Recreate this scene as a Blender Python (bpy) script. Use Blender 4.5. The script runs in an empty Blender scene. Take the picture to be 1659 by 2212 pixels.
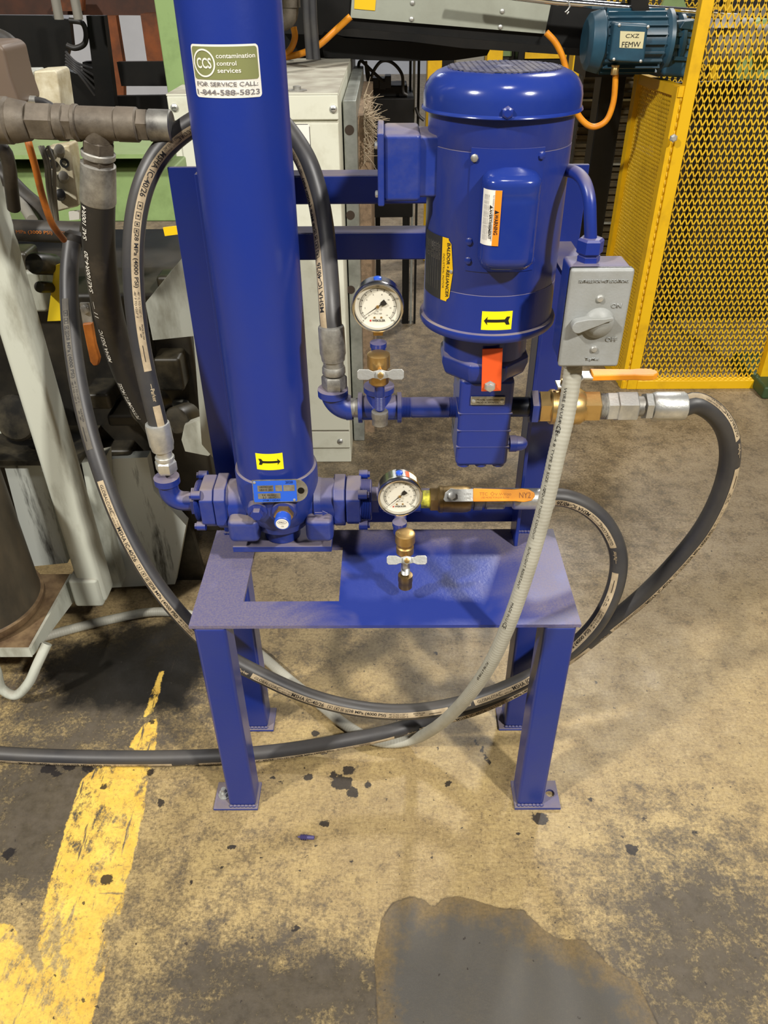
import bpy, math, random
import numpy as np
from mathutils import Vector, Matrix

# ------------------------------------------------------------------ camera
W_PX, H_PX, F_PX = 1659, 2212, 1661.0
PITCH, ROLL, YAW, CAM_Z = math.radians(35.41), math.radians(-0.45), math.radians(0.30), 1.311
CAM = Vector((0, 0, CAM_Z))
scene = bpy.context.scene
C = scene.collection


def ray(px, py):
    dx, dy = px - W_PX / 2, py - H_PX / 2
    c, s = math.cos(ROLL), math.sin(ROLL)
    X, Y = c * dx + s * dy, -s * dx + c * dy
    x, u = X / F_PX, -Y / F_PX
    y = math.cos(PITCH) + math.sin(PITCH) * u
    z = -math.sin(PITCH) + math.cos(PITCH) * u
    c, s = math.cos(YAW), math.sin(YAW)
    return Vector((c * x - s * y, s * x + c * y, z))


def at(px, py, Y=None, Z=None):
    """the point of the place seen at a photo pixel, at depth Y or height Z"""
    r = ray(px, py)
    t = Y / r.y if Y is not None else (Z - CAM_Z) / r.z
    return CAM + r * t


def proj(p):
    x, y, z = p[0], p[1], p[2] - CAM_Z
    c, s = math.cos(YAW), math.sin(YAW)
    x, y = c * x + s * y, -s * x + c * y
    c, s = math.cos(PITCH), math.sin(PITCH)
    d, u = c * y - s * z, s * y + c * z
    X, Y = F_PX * x / d, -F_PX * u / d
    c, s = math.cos(ROLL), math.sin(ROLL)
    return W_PX / 2 + c * X - s * Y, H_PX / 2 + s * X + c * Y


def xa(px, Y, Z):
    """X of the point on the line (Y, Z) whose photo column is px"""
    a, b = proj((0, Y, Z))[0], proj((0.1, Y, Z))[0]
    return (px - a) / (b - a) * 0.1


cam_d = bpy.data.cameras.new('camera')
cam = bpy.data.objects.new('camera', cam_d)
C.objects.link(cam)
fw = ray(W_PX / 2, H_PX / 2).normalized()
rt = (ray(W_PX / 2 + 100, H_PX / 2) - ray(W_PX / 2, H_PX / 2)).normalized()
up = rt.cross(fw).normalized()
m4 = Matrix((rt, up, -fw)).transposed().to_4x4()
m4.translation = CAM
cam.matrix_world = m4
cam_d.sensor_fit = 'VERTICAL'
cam_d.sensor_height = 36
cam_d.sensor_width = 27
cam_d.lens = F_PX / H_PX * 36
cam_d.clip_start = 0.02
cam_d.clip_end = 100
scene.camera = cam

# ------------------------------------------------------------------ light
scene.view_settings.view_transform = 'Standard'
scene.view_settings.look = 'None'
scene.view_settings.gamma = 1
scene.view_settings.use_curve_mapping = False
scene.view_settings.exposure = 0.0
world = bpy.data.worlds.new('world')
scene.world = world
world.use_nodes = True
world.node_tree.nodes['Background'].inputs[0].default_value = (0.80, 0.84, 0.95, 1)
world.node_tree.nodes['Background'].inputs[1].default_value = 0.05


def area(name, loc, target, size, energy, color):
    d = bpy.data.lights.new(name, 'AREA')
    d.shape = 'RECTANGLE'
    d.size, d.size_y = size
    d.energy = energy
    d.color = color
    o = bpy.data.objects.new(name, d)
    C.objects.link(o)
    o.location = loc
    o.rotation_euler = (Vector(target) - Vector(loc)).to_track_quat('-Z', 'Y').to_euler()
    return o


WARM = (1.0, 0.965, 0.90)
area('high_bay_light', (2.5, -2.1, 4.3), (0.2, 0.9, 0.2), (0.28, 0.28), 300, WARM)
area('high_bay_light', (-3.0, -1.25, 4.3), (0.1, 0.9, 0.2), (0.28, 0.28), 250, WARM)
area('high_bay_light', (0.3, -0.2, 4.6), (0.3, 0.9, 0), (0.4, 0.4), 36, WARM)
area('high_bay_light', (1.9, 5.5, 4.5), (1.6, 4.0, 0), (0.5, 0.5), 190, (1.0, 0.97, 0.93))
area('high_bay_light', (-2.2, 10.0, 5.0), (-2.2, 11.5, 0), (1.2, 1.2), 160, (0.9, 0.94, 1.0))

# ------------------------------------------------------------------ materials
MATS = {}


def lin(r, g, b):
    f = lambda c: (c / 255 / 12.92) if c / 255 <= 0.04045 else ((c / 255 + 0.055) / 1.055) ** 2.4
    return (f(r), f(g), f(b), 1)


def mat(name, col, rough=0.5, metal=0.0, col2=None, scale=8.0, lo=0.4, hi=0.65, dust=0.0,
        dustcol=None, bump=0.0, bscale=60.0, rvar=0.0, stretch=None, detail=6, coat=0.0, spec=0.5):
    m = bpy.data.materials.new(name)
    m.use_nodes = True
    nt = m.node_tree
    N, L = nt.nodes, nt.links
    b = N['Principled BSDF']
    b.inputs['Roughness'].default_value = rough
    b.inputs['Metallic'].default_value = metal
    b.inputs['Specular IOR Level'].default_value = spec
    if coat:
        b.inputs['Coat Weight'].default_value = coat
        b.inputs['Coat Roughness'].default_value = 0.15
    g = N.new('ShaderNodeNewGeometry')
    src = g.outputs['Position']
    if stretch:
        mp = N.new('ShaderNodeMapping')
        mp.inputs['Scale'].default_value = stretch
        L.new(src, mp.inputs['Vector'])
        src = mp.outputs['Vector']
    out = None
    rgb = N.new('ShaderNodeRGB')
    rgb.outputs[0].default_value = col
    out = rgb.outputs[0]
    nz = N.new('ShaderNodeTexNoise')
    nz.inputs['Scale'].default_value = scale
    nz.inputs['Detail'].default_value = detail
    nz.inputs['Roughness'].default_value = 0.65
    L.new(src, nz.inputs['Vector'])
    if col2:
        mr = N.new('ShaderNodeMapRange')
        mr.inputs[1].default_value, mr.inputs[2].default_value = lo, hi
        L.new(nz.outputs[0], mr.inputs[0])
        mx = N.new('ShaderNodeMix')
        mx.data_type = 'RGBA'
        L.new(mr.outputs[0], mx.inputs[0])
        L.new(out, mx.inputs[6])
        mx.inputs[7].default_value = col2
        out = mx.outputs[2]
    if dust:
        sp = N.new('ShaderNodeSeparateXYZ')
        L.new(g.outputs['Normal'], sp.inputs[0])
        mr = N.new('ShaderNodeMapRange')
        mr.inputs[1].default_value, mr.inputs[2].default_value = 0.35, 0.95
        L.new(sp.outputs[2], mr.inputs[0])
        n2 = N.new('ShaderNodeTexNoise')
        n2.inputs['Scale'].default_value = 13
        n2.inputs['Detail'].default_value = 5
        L.new(g.outputs['Position'], n2.inputs['Vector'])
        m2 = N.new('ShaderNodeMapRange')
        m2.inputs[1].default_value, m2.inputs[2].default_value = 0.3, 0.62
        m2.inputs[3].default_value, m2.inputs[4].default_value = 0.45 * dust, dust
        L.new(n2.outputs[0], m2.inputs[0])
        mu = N.new('ShaderNodeMath')
        mu.operation = 'MULTIPLY'
        L.new(mr.outputs[0], mu.inputs[0])
        L.new(m2.outputs[0], mu.inputs[1])
        mx = N.new('ShaderNodeMix')
        mx.data_type = 'RGBA'
        L.new(mu.outputs[0], mx.inputs[0])
        L.new(out, mx.inputs[6])
        mx.inputs[7].default_value = dustcol or lin(122, 112, 110)
        out = mx.outputs[2]
        mr3 = N.new('ShaderNodeMapRange')
        mr3.inputs[3].default_value, mr3.inputs[4].default_value = rough, 0.85
        L.new(mu.outputs[0], mr3.inputs[0])
        L.new(mr3.outputs[0], b.inputs['Roughness'])
    elif rvar:
        mr3 = N.new('ShaderNodeMapRange')
        mr3.inputs[1].default_value, mr3.inputs[2].default_value = 0.3, 0.7
        mr3.inputs[3].default_value, mr3.inputs[4].default_value = rough - rvar, rough + rvar
        L.new(nz.outputs[0], mr3.inputs[0])
        L.new(mr3.outputs[0], b.inputs['Roughness'])
    L.new(out, b.inputs['Base Color'])
    if bump:
        n3 = N.new('ShaderNodeTexNoise')
        n3.inputs['Scale'].default_value = bscale
        n3.inputs['Detail'].default_value = 3
        L.new(src, n3.inputs['Vector'])
        bp = N.new('ShaderNodeBump')
        bp.inputs['Strength'].default_value = bump
        bp.inputs['Distance'].default_value = 0.002
        L.new(n3.outputs[0], bp.inputs['Height'])
        L.new(bp.outputs[0], b.inputs['Normal'])
    MATS[name] = m
    return m


DUST = lin(128, 116, 112)
BLUE = mat('blue_paint', (0.012, 0.030, 0.225, 1), 0.28, 0, (0.018, 0.036, 0.205, 1), 5, dust=0.85, dustcol=DUST, bump=0.05, bscale=260)
BLUE_D = mat('blue_paint_dusty', (0.015, 0.035, 0.225, 1), 0.32, 0, (0.06, 0.072, 0.21, 1), 16, 0.45, 0.8, dust=0.95, dustcol=DUST, bump=0.12, bscale=200)
BLUE_T = mat('blue_tube_paint', (0.010, 0.029, 0.235, 1), 0.30, 0, (0.015, 0.033, 0.22, 1), 4, bump=0.05, bscale=160)
BLUE_M = mat('blue_motor_dusty', (0.012, 0.030, 0.215, 1), 0.32, 0, (0.060, 0.066, 0.165, 1), 7, 0.46, 0.78, dust=0.95, dustcol=DUST, bump=0.08, bscale=220, stretch=(1, 1, 0.45))
BLUE_G = mat('blue_gloss_paint', (0.010, 0.028, 0.215, 1), 0.16, 0, (0.020, 0.040, 0.21, 1), 6, bump=0.03, bscale=120)
GREYP = mat('switch_grey', lin(148, 150, 148), 0.5, 0, lin(138, 139, 134), 20, bump=0.1, bscale=400)
RUBBER = mat('hose_rubber', lin(52, 52, 55), 0.42, 0, lin(66, 64, 62), 9, dust=0.25, dustcol=lin(105, 98, 90))
RUBBER_D = mat('hose_rubber_dirty', lin(36, 34, 32), 0.5, 0, lin(74, 66, 56), 14, 0.5, 0.8, dust=0.3, dustcol=lin(95, 86, 74))
STRIP = mat('hose_stripe', lin(188, 170, 140), 0.6, 0, lin(150, 132, 105), 25)
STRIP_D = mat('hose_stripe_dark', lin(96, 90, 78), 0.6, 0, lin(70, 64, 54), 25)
INK = mat('ink', lin(22, 20, 20), 0.6)
INKG = mat('ink_grey', lin(120, 116, 118), 0.6)
WHITE = mat('white_print', lin(235, 232, 222), 0.5)
DIALW = mat('dial_white', lin(226, 222, 206), 0.5)
OLIVE = mat('sticker_olive', lin(128, 132, 84), 0.45)
YELLOW = mat('sticker_yellow', lin(250, 236, 20), 0.45)
YELLOW2 = mat('nameplate_yellow', lin(238, 190, 20), 0.45)
REDORANGE = mat('orange_red_paint', lin(228, 88, 34), 0.45, 0, lin(214, 78, 30), 10)
ORANGE = mat('orange_vinyl', lin(232, 150, 28), 0.45, 0, lin(214, 132, 26), 18)
ORANGE_D = mat('orange_cable', lin(176, 100, 26), 0.55, 0, lin(120, 66, 22), 14)
LABELO = mat('label_orange', lin(240, 140, 30), 0.45)
BRASS = mat('brass', lin(205, 172, 112), 0.36, 0.85, lin(172, 138, 84), 14, rvar=0.08, bump=0.08, bscale=200)
BRASS_D = mat('brass_dark', lin(140, 116, 74), 0.42, 0.8, lin(100, 84, 58), 18)
STEEL = mat('zinc_steel', lin(212, 212, 206), 0.42, 0.7, lin(176, 176, 172), 24, rvar=0.1, bump=0.15, bscale=260)
STEEL_D = mat('steel_dull', lin(170, 168, 160), 0.48, 0.6, lin(105, 102, 98), 26, dust=0.4, dustcol=lin(128, 122, 112))
STAINLESS = mat('stainless', lin(205, 202, 196), 0.22, 1)
CHROME = mat('chrome', lin(230, 230, 230), 0.12, 1)
BLACKP = mat('black_plastic', lin(24, 24, 25), 0.45)
BLACKM = mat('black_machine', lin(9, 9, 8), 0.45, 0, lin(20, 18, 15), 7, dust=0.12, dustcol=lin(56, 50, 42), spec=0.35)
BLACKPIPE = mat('black_pipe', lin(18, 22, 32), 0.3)
NAMEBLK = mat('nameplate_black', lin(44, 44, 42), 0.5)
PLATE = mat('nameplate_metal', lin(168, 164, 152), 0.4, 0.6, lin(120, 112, 92), 40)
LBLUE = mat('label_blue', lin(40, 92, 200), 0.4)
CAPBLUE = mat('cap_blue', lin(40, 84, 190), 0.35)
CONDUIT = mat('conduit_grey', lin(176, 174, 160), 0.5, 0, lin(160, 157, 143), 18, dust=0.2, dustcol=lin(150, 143, 128))
CONDUIT_D = mat('conduit_grey_dirty', lin(150, 146, 132), 0.6, 0, lin(118, 110, 94), 22)
CABW = mat('cabinet_offwhite', lin(214, 214, 196), 0.5, 0, lin(188, 186, 164), 9, 0.5, 0.8, dust=0.9, dustcol=lin(146, 138, 124))
GALV = mat('galvanised', lin(178, 182, 176), 0.4, 0.6, lin(150, 154, 148), 18)
GALVC = mat('galvanised_cover', lin(168, 172, 158), 0.45, 0.3, lin(150, 152, 138), 4)
FELT = mat('felt', lin(150, 126, 100), 0.95, 0, lin(116, 98, 78), 60, bump=0.5, bscale=300)
FIBRE = mat('loose_fibre', lin(176, 160, 136), 0.9)
MGREY = mat('machine_grey', lin(190, 193, 180), 0.5, 0, lin(104, 98, 78), 9, 0.5, 0.74, stretch=(1, 1, 0.3), dust=0.6, dustcol=lin(112, 100, 82))
MWHITE = mat('machine_white', lin(206, 210, 202), 0.5, 0, lin(44, 40, 32), 22, 0.56, 0.68, stretch=(1, 1, 0.14))
MDARK = mat('machine_dark', lin(26, 24, 20), 0.5, 0, lin(50, 45, 35), 10, dust=0.3, dustcol=lin(70, 62, 48))
MGREASE = mat('machine_grease', lin(66, 60, 46), 0.42, 0, lin(22, 20, 15), 13, 0.38, 0.62)
GREEN = mat('green_paint', lin(132, 156, 100), 0.5, 0, lin(96, 116, 68), 10, 0.5, 0.85, dust=0.4, dustcol=lin(120, 120, 92))
FITTING = mat('dirty_fitting', lin(112, 103, 90), 0.55, 0.25, lin(70, 62, 52), 16, dust=0.7, dustcol=lin(104, 93, 82), bump=0.3, bscale=90)
BROWN = mat('rust_girder', lin(70, 36, 17), 0.6, 0, lin(40, 22, 12), 7)
GIRDER_O = mat('orange_girder', lin(122, 62, 17), 0.6, 0, lin(74, 38, 13), 8)
CREAM = mat('cream_plastic', lin(208, 202, 178), 0.5, 0, lin(160, 146, 112), 16)
PLASTG = mat('grey_plastic', lin(128, 124, 114), 0.55)
CAGE = mat('cage_yellow', lin(226, 178, 12), 0.45, 0, lin(190, 144, 16), 9, 0.5, 0.8)
CAGE_M = mat('cage_mesh_yellow', lin(222, 180, 30), 0.5, 0, lin(170, 130, 28), 6, 0.5, 0.85)
TEAL = mat('teal_paint', lin(38, 78, 98), 0.4, 0, lin(30, 62, 80), 9, dust=0.4, dustcol=lin(96, 104, 106))
DRUM = mat('drum_dirty', lin(58, 54, 46), 0.45, 0, lin(92, 82, 66), 6, stretch=(1, 1, 0.4))
RUST = mat('rust', lin(120, 98, 70), 0.6, 0, lin(84, 64, 44), 26)
WALLM = mat('far_wall', lin(206, 208, 214), 0.8, 0, lin(190, 192, 198), 1.0)
GLINT = mat('dark_film', lin(12, 12, 12), 0.2)


def lens_mat():
    m = bpy.data.materials.new('gauge_glass')
    m.use_nodes = True
    N, L = m.node_tree.nodes, m.node_tree.links
    N.remove(N['Principled BSDF'])
    t, g, x = N.new('ShaderNodeBsdfTransparent'), N.new('ShaderNodeBsdfGlossy'), N.new('ShaderNodeMixShader')
    g.inputs['Roughness'].default_value = 0.05
    x.inputs[0].default_value = 0.03
    L.new(t.outputs[0], x.inputs[1])
    L.new(g.outputs[0], x.inputs[2])
    L.new(x.outputs[0], N['Material Output'].inputs[0])
    return m


LENS = lens_mat()

# ------------------------------------------------------------------ mesh helpers


def frame(d, ref=None):
    d = Vector(d).normalized()
    ref = Vector(ref) if ref is not None else (Vector((0, 0, 1)) if abs(d.z) < 0.9 else Vector((1, 0, 0)))
    a = (ref - d * ref.dot(d)).normalized()
    b = d.cross(a)
    return d, a, b


class MB:
    def __init__(self):
        self.v, self.f = [], []

    def add(self, vs, fs):
        o = len(self.v)
        self.v += [tuple(p) for p in vs]
        self.f += [tuple(i + o for i in f) for f in fs]
        return self

    def box(self, lo, hi):
        x0, y0, z0 = lo
        x1, y1, z1 = hi
        return self.add([(x0, y0, z0), (x1, y0, z0), (x1, y1, z0), (x0, y1, z0), (x0, y0, z1), (x1, y0, z1), (x1, y1, z1), (x0, y1, z1)],
                        [(0, 3, 2, 1), (4, 5, 6, 7), (0, 1, 5, 4), (1, 2, 6, 5), (2, 3, 7, 6), (3, 0, 4, 7)])

    def obox(self, c, u, v, w):
        """box from a centre and three half-axis vectors"""
        c, u, v, w = Vector(c), Vector(u), Vector(v), Vector(w)
        if u.cross(v).dot(w) < 0:
            u = -u
        P = [c + u * a + v * b + w * e for e in (-1, 1) for a, b in ((-1, -1), (1, -1), (1, 1), (-1, 1))]
        return self.add(P, [(0, 3, 2, 1), (4, 5, 6, 7), (0, 1, 5, 4), (1, 2, 6, 5), (2, 3, 7, 6), (3, 0, 4, 7)])

    def bar(self, p0, p1, w, t, ref=None):
        """rectangular bar between two points, w across, t along ref"""
        p0, p1 = Vector(p0), Vector(p1)
        d, a, b = frame(p1 - p0, ref)
        return self.obox((p0 + p1) / 2, (p1 - p0) / 2, b * w / 2, a * t / 2)

    def lathe(self, p0, axis, prof, n=28, ref=None, phase=0.0):
        """prof: list of (distance along axis, radius); closed with caps"""
        p0 = Vector(p0)
        d, a, b = frame(axis, ref)
        vs, fs = [], []
        k = len(prof)
        for t, r in prof:
            for i in range(n):
                q = 2 * math.pi * i / n + phase
                vs.append(p0 + d * t + (a * math.cos(q) + b * math.sin(q)) * max(r, 1e-5))
        for j in range(k - 1):
            for i in range(n):
                i2 = (i + 1) % n
                fs.append((j * n + i, j * n + i2, (j + 1) * n + i2, (j + 1) * n + i))
        fs.append(tuple(range(n - 1, -1, -1)))
        fs.append(tuple((k - 1) * n + i for i in range(n)))
        return self.add(vs, fs)

    def cyl(self, p0, p1, r0, r1=None, n=24, phase=0.0):
        d = Vector(p1) - Vector(p0)
        return self.lathe(p0, d, [(0, r0), (d.length, r0 if r1 is None else r1)], n, phase=phase)

    def ring(self, p0, axis, prof, n=28):
        """closed profile ring (no caps): prof loops back to its start"""
        p0 = Vector(p0)
        d, a, b = frame(axis)
        vs, fs = [], []
        k = len(prof)
        for t, r in prof:
            for i in range(n):
                q = 2 * math.pi * i / n
                vs.append(p0 + d * t + (a * math.cos(q) + b * math.sin(q)) * r)
        for j in range(k):
            j2 = (j + 1) % k
            for i in range(n):
                i2 = (i + 1) % n
                fs.append((j * n + i, j * n + i2, j2 * n + i2, j2 * n + i))
        return self.add(vs, fs)

    def tube(self, pts, r, n=14, caps=True):
        P = [Vector(p) for p in pts]
        k = len(P)
        R = r if isinstance(r, (list, tuple)) else [r] * k
        vs, fs = [], []
        a = None
        for i in range(k):
            t = (P[min(i + 1, k - 1)] - P[max(i - 1, 0)]).normalized()
            if a is None:
                a = frame(t)[1]
            a = (a - t * a.dot(t)).normalized()
            b = t.cross(a)
            for j in range(n):
                q = 2 * math.pi * j / n
                vs.append(P[i] + (a * math.cos(q) + b * math.sin(q)) * R[i])
        for i in range(k - 1):
            for j in range(n):
                j2 = (j + 1) % n
                fs.append((i * n + j, i * n + j2, (i + 1) * n + j2, (i + 1) * n + j))
        if caps:
            fs.append(tuple(range(n - 1, -1, -1)))
            fs.append(tuple((k - 1) * n + i for i in range(n)))
        return self.add(vs, fs)

    def prism(self, poly, vec):
        P = [Vector(p) for p in poly]
        vec = Vector(vec)
        n = len(P)
        nrm = Vector((0, 0, 0))
        for i in range(n):
            nrm += P[i].cross(P[(i + 1) % n])
        if nrm.dot(vec) > 0:
            P = P[::-1]
        vs = P + [p + vec for p in P]
        fs = [tuple(range(n)), tuple(range(2 * n - 1, n - 1, -1))]
        fs += [(i, n + i, n + (i + 1) % n, (i + 1) % n) for i in range(n)]
        return self.add(vs, fs)

    def build(self, name, m, parent=None, bevel=0.0, seg=2, sharp=38, kind=None, label=None):
        V = np.array(self.v, dtype=float)
        if parent is None:
            o = Vector(((V[:, 0].min() + V[:, 0].max()) / 2, (V[:, 1].min() + V[:, 1].max()) / 2, V[:, 2].min()))
        else:
            o = wl(parent)
        me = bpy.data.meshes.new(name)
        me.from_pydata([tuple(p) for p in (V - np.array(o))], [], self.f)
        me.polygons.foreach_set('use_smooth', [True] * len(me.polygons))
        if not bevel:
            me.set_sharp_from_angle(angle=math.radians(sharp))
        me.materials.append(m)
        ob = bpy.data.objects.new(name, me)
        C.objects.link(ob)
        if parent is None:
            ob.location = o
        else:
            ob.parent = parent
        if bevel:
            bv = ob.modifiers.new('bevel', 'BEVEL')
            bv.width, bv.segments, bv.limit_method, bv.angle_limit = bevel, seg, 'ANGLE', math.radians(30)
            bv.harden_normals = True
        if kind:
            ob['kind'] = kind
        if label:
            ob['label'] = label
        return ob


def wl(o):
    p = Vector((0, 0, 0))
    while o is not None:
        p = p + Vector(o.location)
        o = o.parent
    return p


def thing(name, loc, label, cat, group=None):
    o = bpy.data.objects.new(name, None)
    C.objects.link(o)
    o.location = loc
    o.empty_display_size = 0.05
    return tag(o, label, cat, group)


def tag(o, label, cat, group=None):
    o['label'] = label
    o['category'] = cat
    if group:
        o['group'] = group
    return o


def struct(o):
    o['kind'] = 'structure'
    return o


def smooth_path(pts, step=0.006):
    """Catmull-Rom through the points, resampled evenly"""
    P = [Vector(p) for p in pts]
    P = [P[0] * 2 - P[1]] + P + [P[-1] * 2 - P[-2]]
    out = []
    for i in range(1, len(P) - 2):
        p0, p1, p2, p3 = P[i - 1:i + 3]
        t0, t1 = 0, max((p1 - p0).length, 1e-5) ** .5
        t2 = t1 + max((p2 - p1).length, 1e-5) ** .5
        t3 = t2 + max((p3 - p2).length, 1e-5) ** .5
        for k in range(24):
            t = t1 + (t2 - t1) * k / 24
            a1 = p0 * ((t1 - t) / (t1 - t0)) + p1 * ((t - t0) / (t1 - t0))
            a2 = p1 * ((t2 - t) / (t2 - t1)) + p2 * ((t - t1) / (t2 - t1))
            a3 = p2 * ((t3 - t) / (t3 - t2)) + p3 * ((t - t2) / (t3 - t2))
            b1 = a1 * ((t2 - t) / (t2 - t0)) + a2 * ((t - t0) / (t2 - t0))
            b2 = a2 * ((t3 - t) / (t3 - t1)) + a3 * ((t - t1) / (t3 - t1))
            out.append(b1 * ((t2 - t) / (t2 - t1)) + b2 * ((t - t1) / (t2 - t1)))
    out.append(P[-2])
    A = np.array(out)
    for _ in range(6):
        A[1:-1] = (A[:-2] + 2 * A[1:-1] + A[2:]) / 4
    L = np.concatenate([[0], np.cumsum(np.linalg.norm(np.diff(A, axis=0), axis=1))])
    n = max(int(L[-1] / step), 4)
    s = np.linspace(0, L[-1], n + 1)
    return [Vector((np.interp(q, L, A[:, 0]), np.interp(q, L, A[:, 1]), np.interp(q, L, A[:, 2]))) for q in s]


def pxpath(lst, step=0.006):
    """list of (px, py, 'Y' or 'Z', value)"""
    return smooth_path([at(a, b, **{k: v}) for a, b, k, v in lst], step)


TEXTS = {}


def text2d(s, bold=0.0):
    """glyph outlines as filled 2-D faces, height 1, centred on the origin"""
    if (s, bold) in TEXTS:
        return TEXTS[(s, bold)]
    cu = bpy.data.curves.new('glyphs', 'FONT')
    cu.body = s
    cu.resolution_u = 3
    cu.offset = bold
    cu.fill_mode = 'FRONT'
    ob = bpy.data.objects.new('glyphs', cu)
    C.objects.link(ob)
    dg = bpy.context.evaluated_depsgraph_get()
    me = bpy.data.meshes.new_from_object(ob.evaluated_get(dg))
    v = np.array([tuple(q.co) for q in me.vertices])[:, :2]
    f = [tuple(p.vertices) for p in me.polygons]
    lo, hi = v.min(0), v.max(0)
    v = v - (lo + hi) / 2
    w, h = (hi - lo)
    bpy.data.objects.remove(ob)
    bpy.data.curves.remove(cu)
    bpy.data.meshes.remove(me)
    TEXTS[(s, bold)] = (v, f, w, h)
    return TEXTS[(s, bold)]


def put_text(mb, s, fn, u, v, width=None, height=None, rot=0.0, bold=0.0):
    """text centred at (u, v) on a surface fn(u, v) -> point; rot in degrees"""
    p, f, w, h = text2d(s, bold)
    sx = (width / w) if width else None
    sy = (height / h) if height else None
    sx = sx or sy
    sy = sy or sx
    c, sn = math.cos(math.radians(rot)), math.sin(math.radians(rot))
    mb.add([fn(u + c * a * sx - sn * b * sy, v + sn * a * sx + c * b * sy) for a, b in p], f)


def put_rect(mb, fn, u0, u1, v0, v1, rad=0.0, nu=10, nv=2):
    """rectangle with rounded corners laid on a surface"""
    us = sorted(set([u0 + (u1 - u0) * i / nu for i in range(nu + 1)] +
                    [e for k in range(5) if rad for e in (u0 + rad * (1 - math.cos(k * math.pi / 8)), u1 - rad * (1 - math.cos(k * math.pi / 8)))]))
    vs, fs = [], []
    for u in us:
        d = min(u - u0, u1 - u)
        cut = 0.0
        if rad and d < rad:
            cut = rad - math.sqrt(max(rad * rad - (rad - d) ** 2, 0))
        for j in range(nv + 1):
            vs.append(fn(u, v0 + cut + (v1 - v0 - 2 * cut) * j / nv))
    for i in range(len(us) - 1):
        for j in range(nv):
            a = i * (nv + 1) + j
            fs.append((a, a + nv + 1, a + nv + 2, a + 1))
    mb.add(vs, fs)


def put_poly(mb, fn, poly):
    mb.add([fn(u, v) for u, v in poly], [tuple(range(len(poly)))])


def on_cyl(cx, cy, r, phi0, z0, lift=0.0004):
    def fn(u, v):
        a = phi0 + u / r
        return Vector((cx + (r + lift) * math.sin(a), cy - (r + lift) * math.cos(a), z0 + v))
    return fn


def on_plane(o, ux, vx, lift=0.0):
    o, ux, vx = Vector(o), Vector(ux).normalized(), Vector(vx).normalized()
    n = ux.cross(vx)

    def fn(u, v):
        return o + ux * u + vx * v + n * lift
    return fn


ARROW = [(-0.5, 0.0), (-0.37, 0.17), (-0.40, 0.06), (0.30, 0.06), (0.36, 0.17), (0.5, 0.17), (0.44, 0.0), (0.5, -0.17), (0.36, -0.17), (0.30, -0.06), (-0.40, -0.06), (-0.37, -0.17)]


def arrow_poly(mb, fn, s, flip=1):
    # three convex pieces so the n-gon stays clean on a curved face
    put_rect(mb, fn, -0.39 * s if flip > 0 else -0.32 * s, 0.32 * s if flip > 0 else 0.39 * s, -0.055 * s, 0.055 * s, 0, 14, 1)
    for pc in ([(-0.5, 0), (-0.36, -0.17), (-0.39, 0), (-0.36, 0.17)],
               [(0.30, 0.055), (0.30, -0.055), (0.37, -0.16), (0.5, -0.16), (0.44, 0)],
               [(0.30, 0.055), (0.44, 0), (0.5, 0.16), (0.37, 0.16)]):
        put_poly(mb, fn, [(flip * a * s, b * s) for a, b in (pc if flip > 0 else pc[::-1])])

# ------------------------------------------------------------------ floor
def fpoly(lst):
    return np.array([tuple(at(a, b, Z=0))[:2] for a, b in lst])


def sdf_poly(P, poly):
    """signed distance to a polygon, positive inside"""
    x, y = P[:, 0], P[:, 1]
    dist = np.full(len(P), 1e9)
    inside = np.zeros(len(P), bool)
    n = len(poly)
    for i in range(n):
        ax, ay = poly[i]
        bx, by = poly[(i + 1) % n]
        ex, ey = bx - ax, by - ay
        t = np.clip(((x - ax) * ex + (y - ay) * ey) / (ex * ex + ey * ey + 1e-12), 0, 1)
        dist = np.minimum(dist, np.hypot(x - ax - t * ex, y - ay - t * ey))
        c = ((ay > y) != (by > y)) & (x < (bx - ax) * (y - ay) / (by - ay + 1e-12) + ax)
        inside ^= c
    return np.where(inside, dist, -dist)


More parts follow.
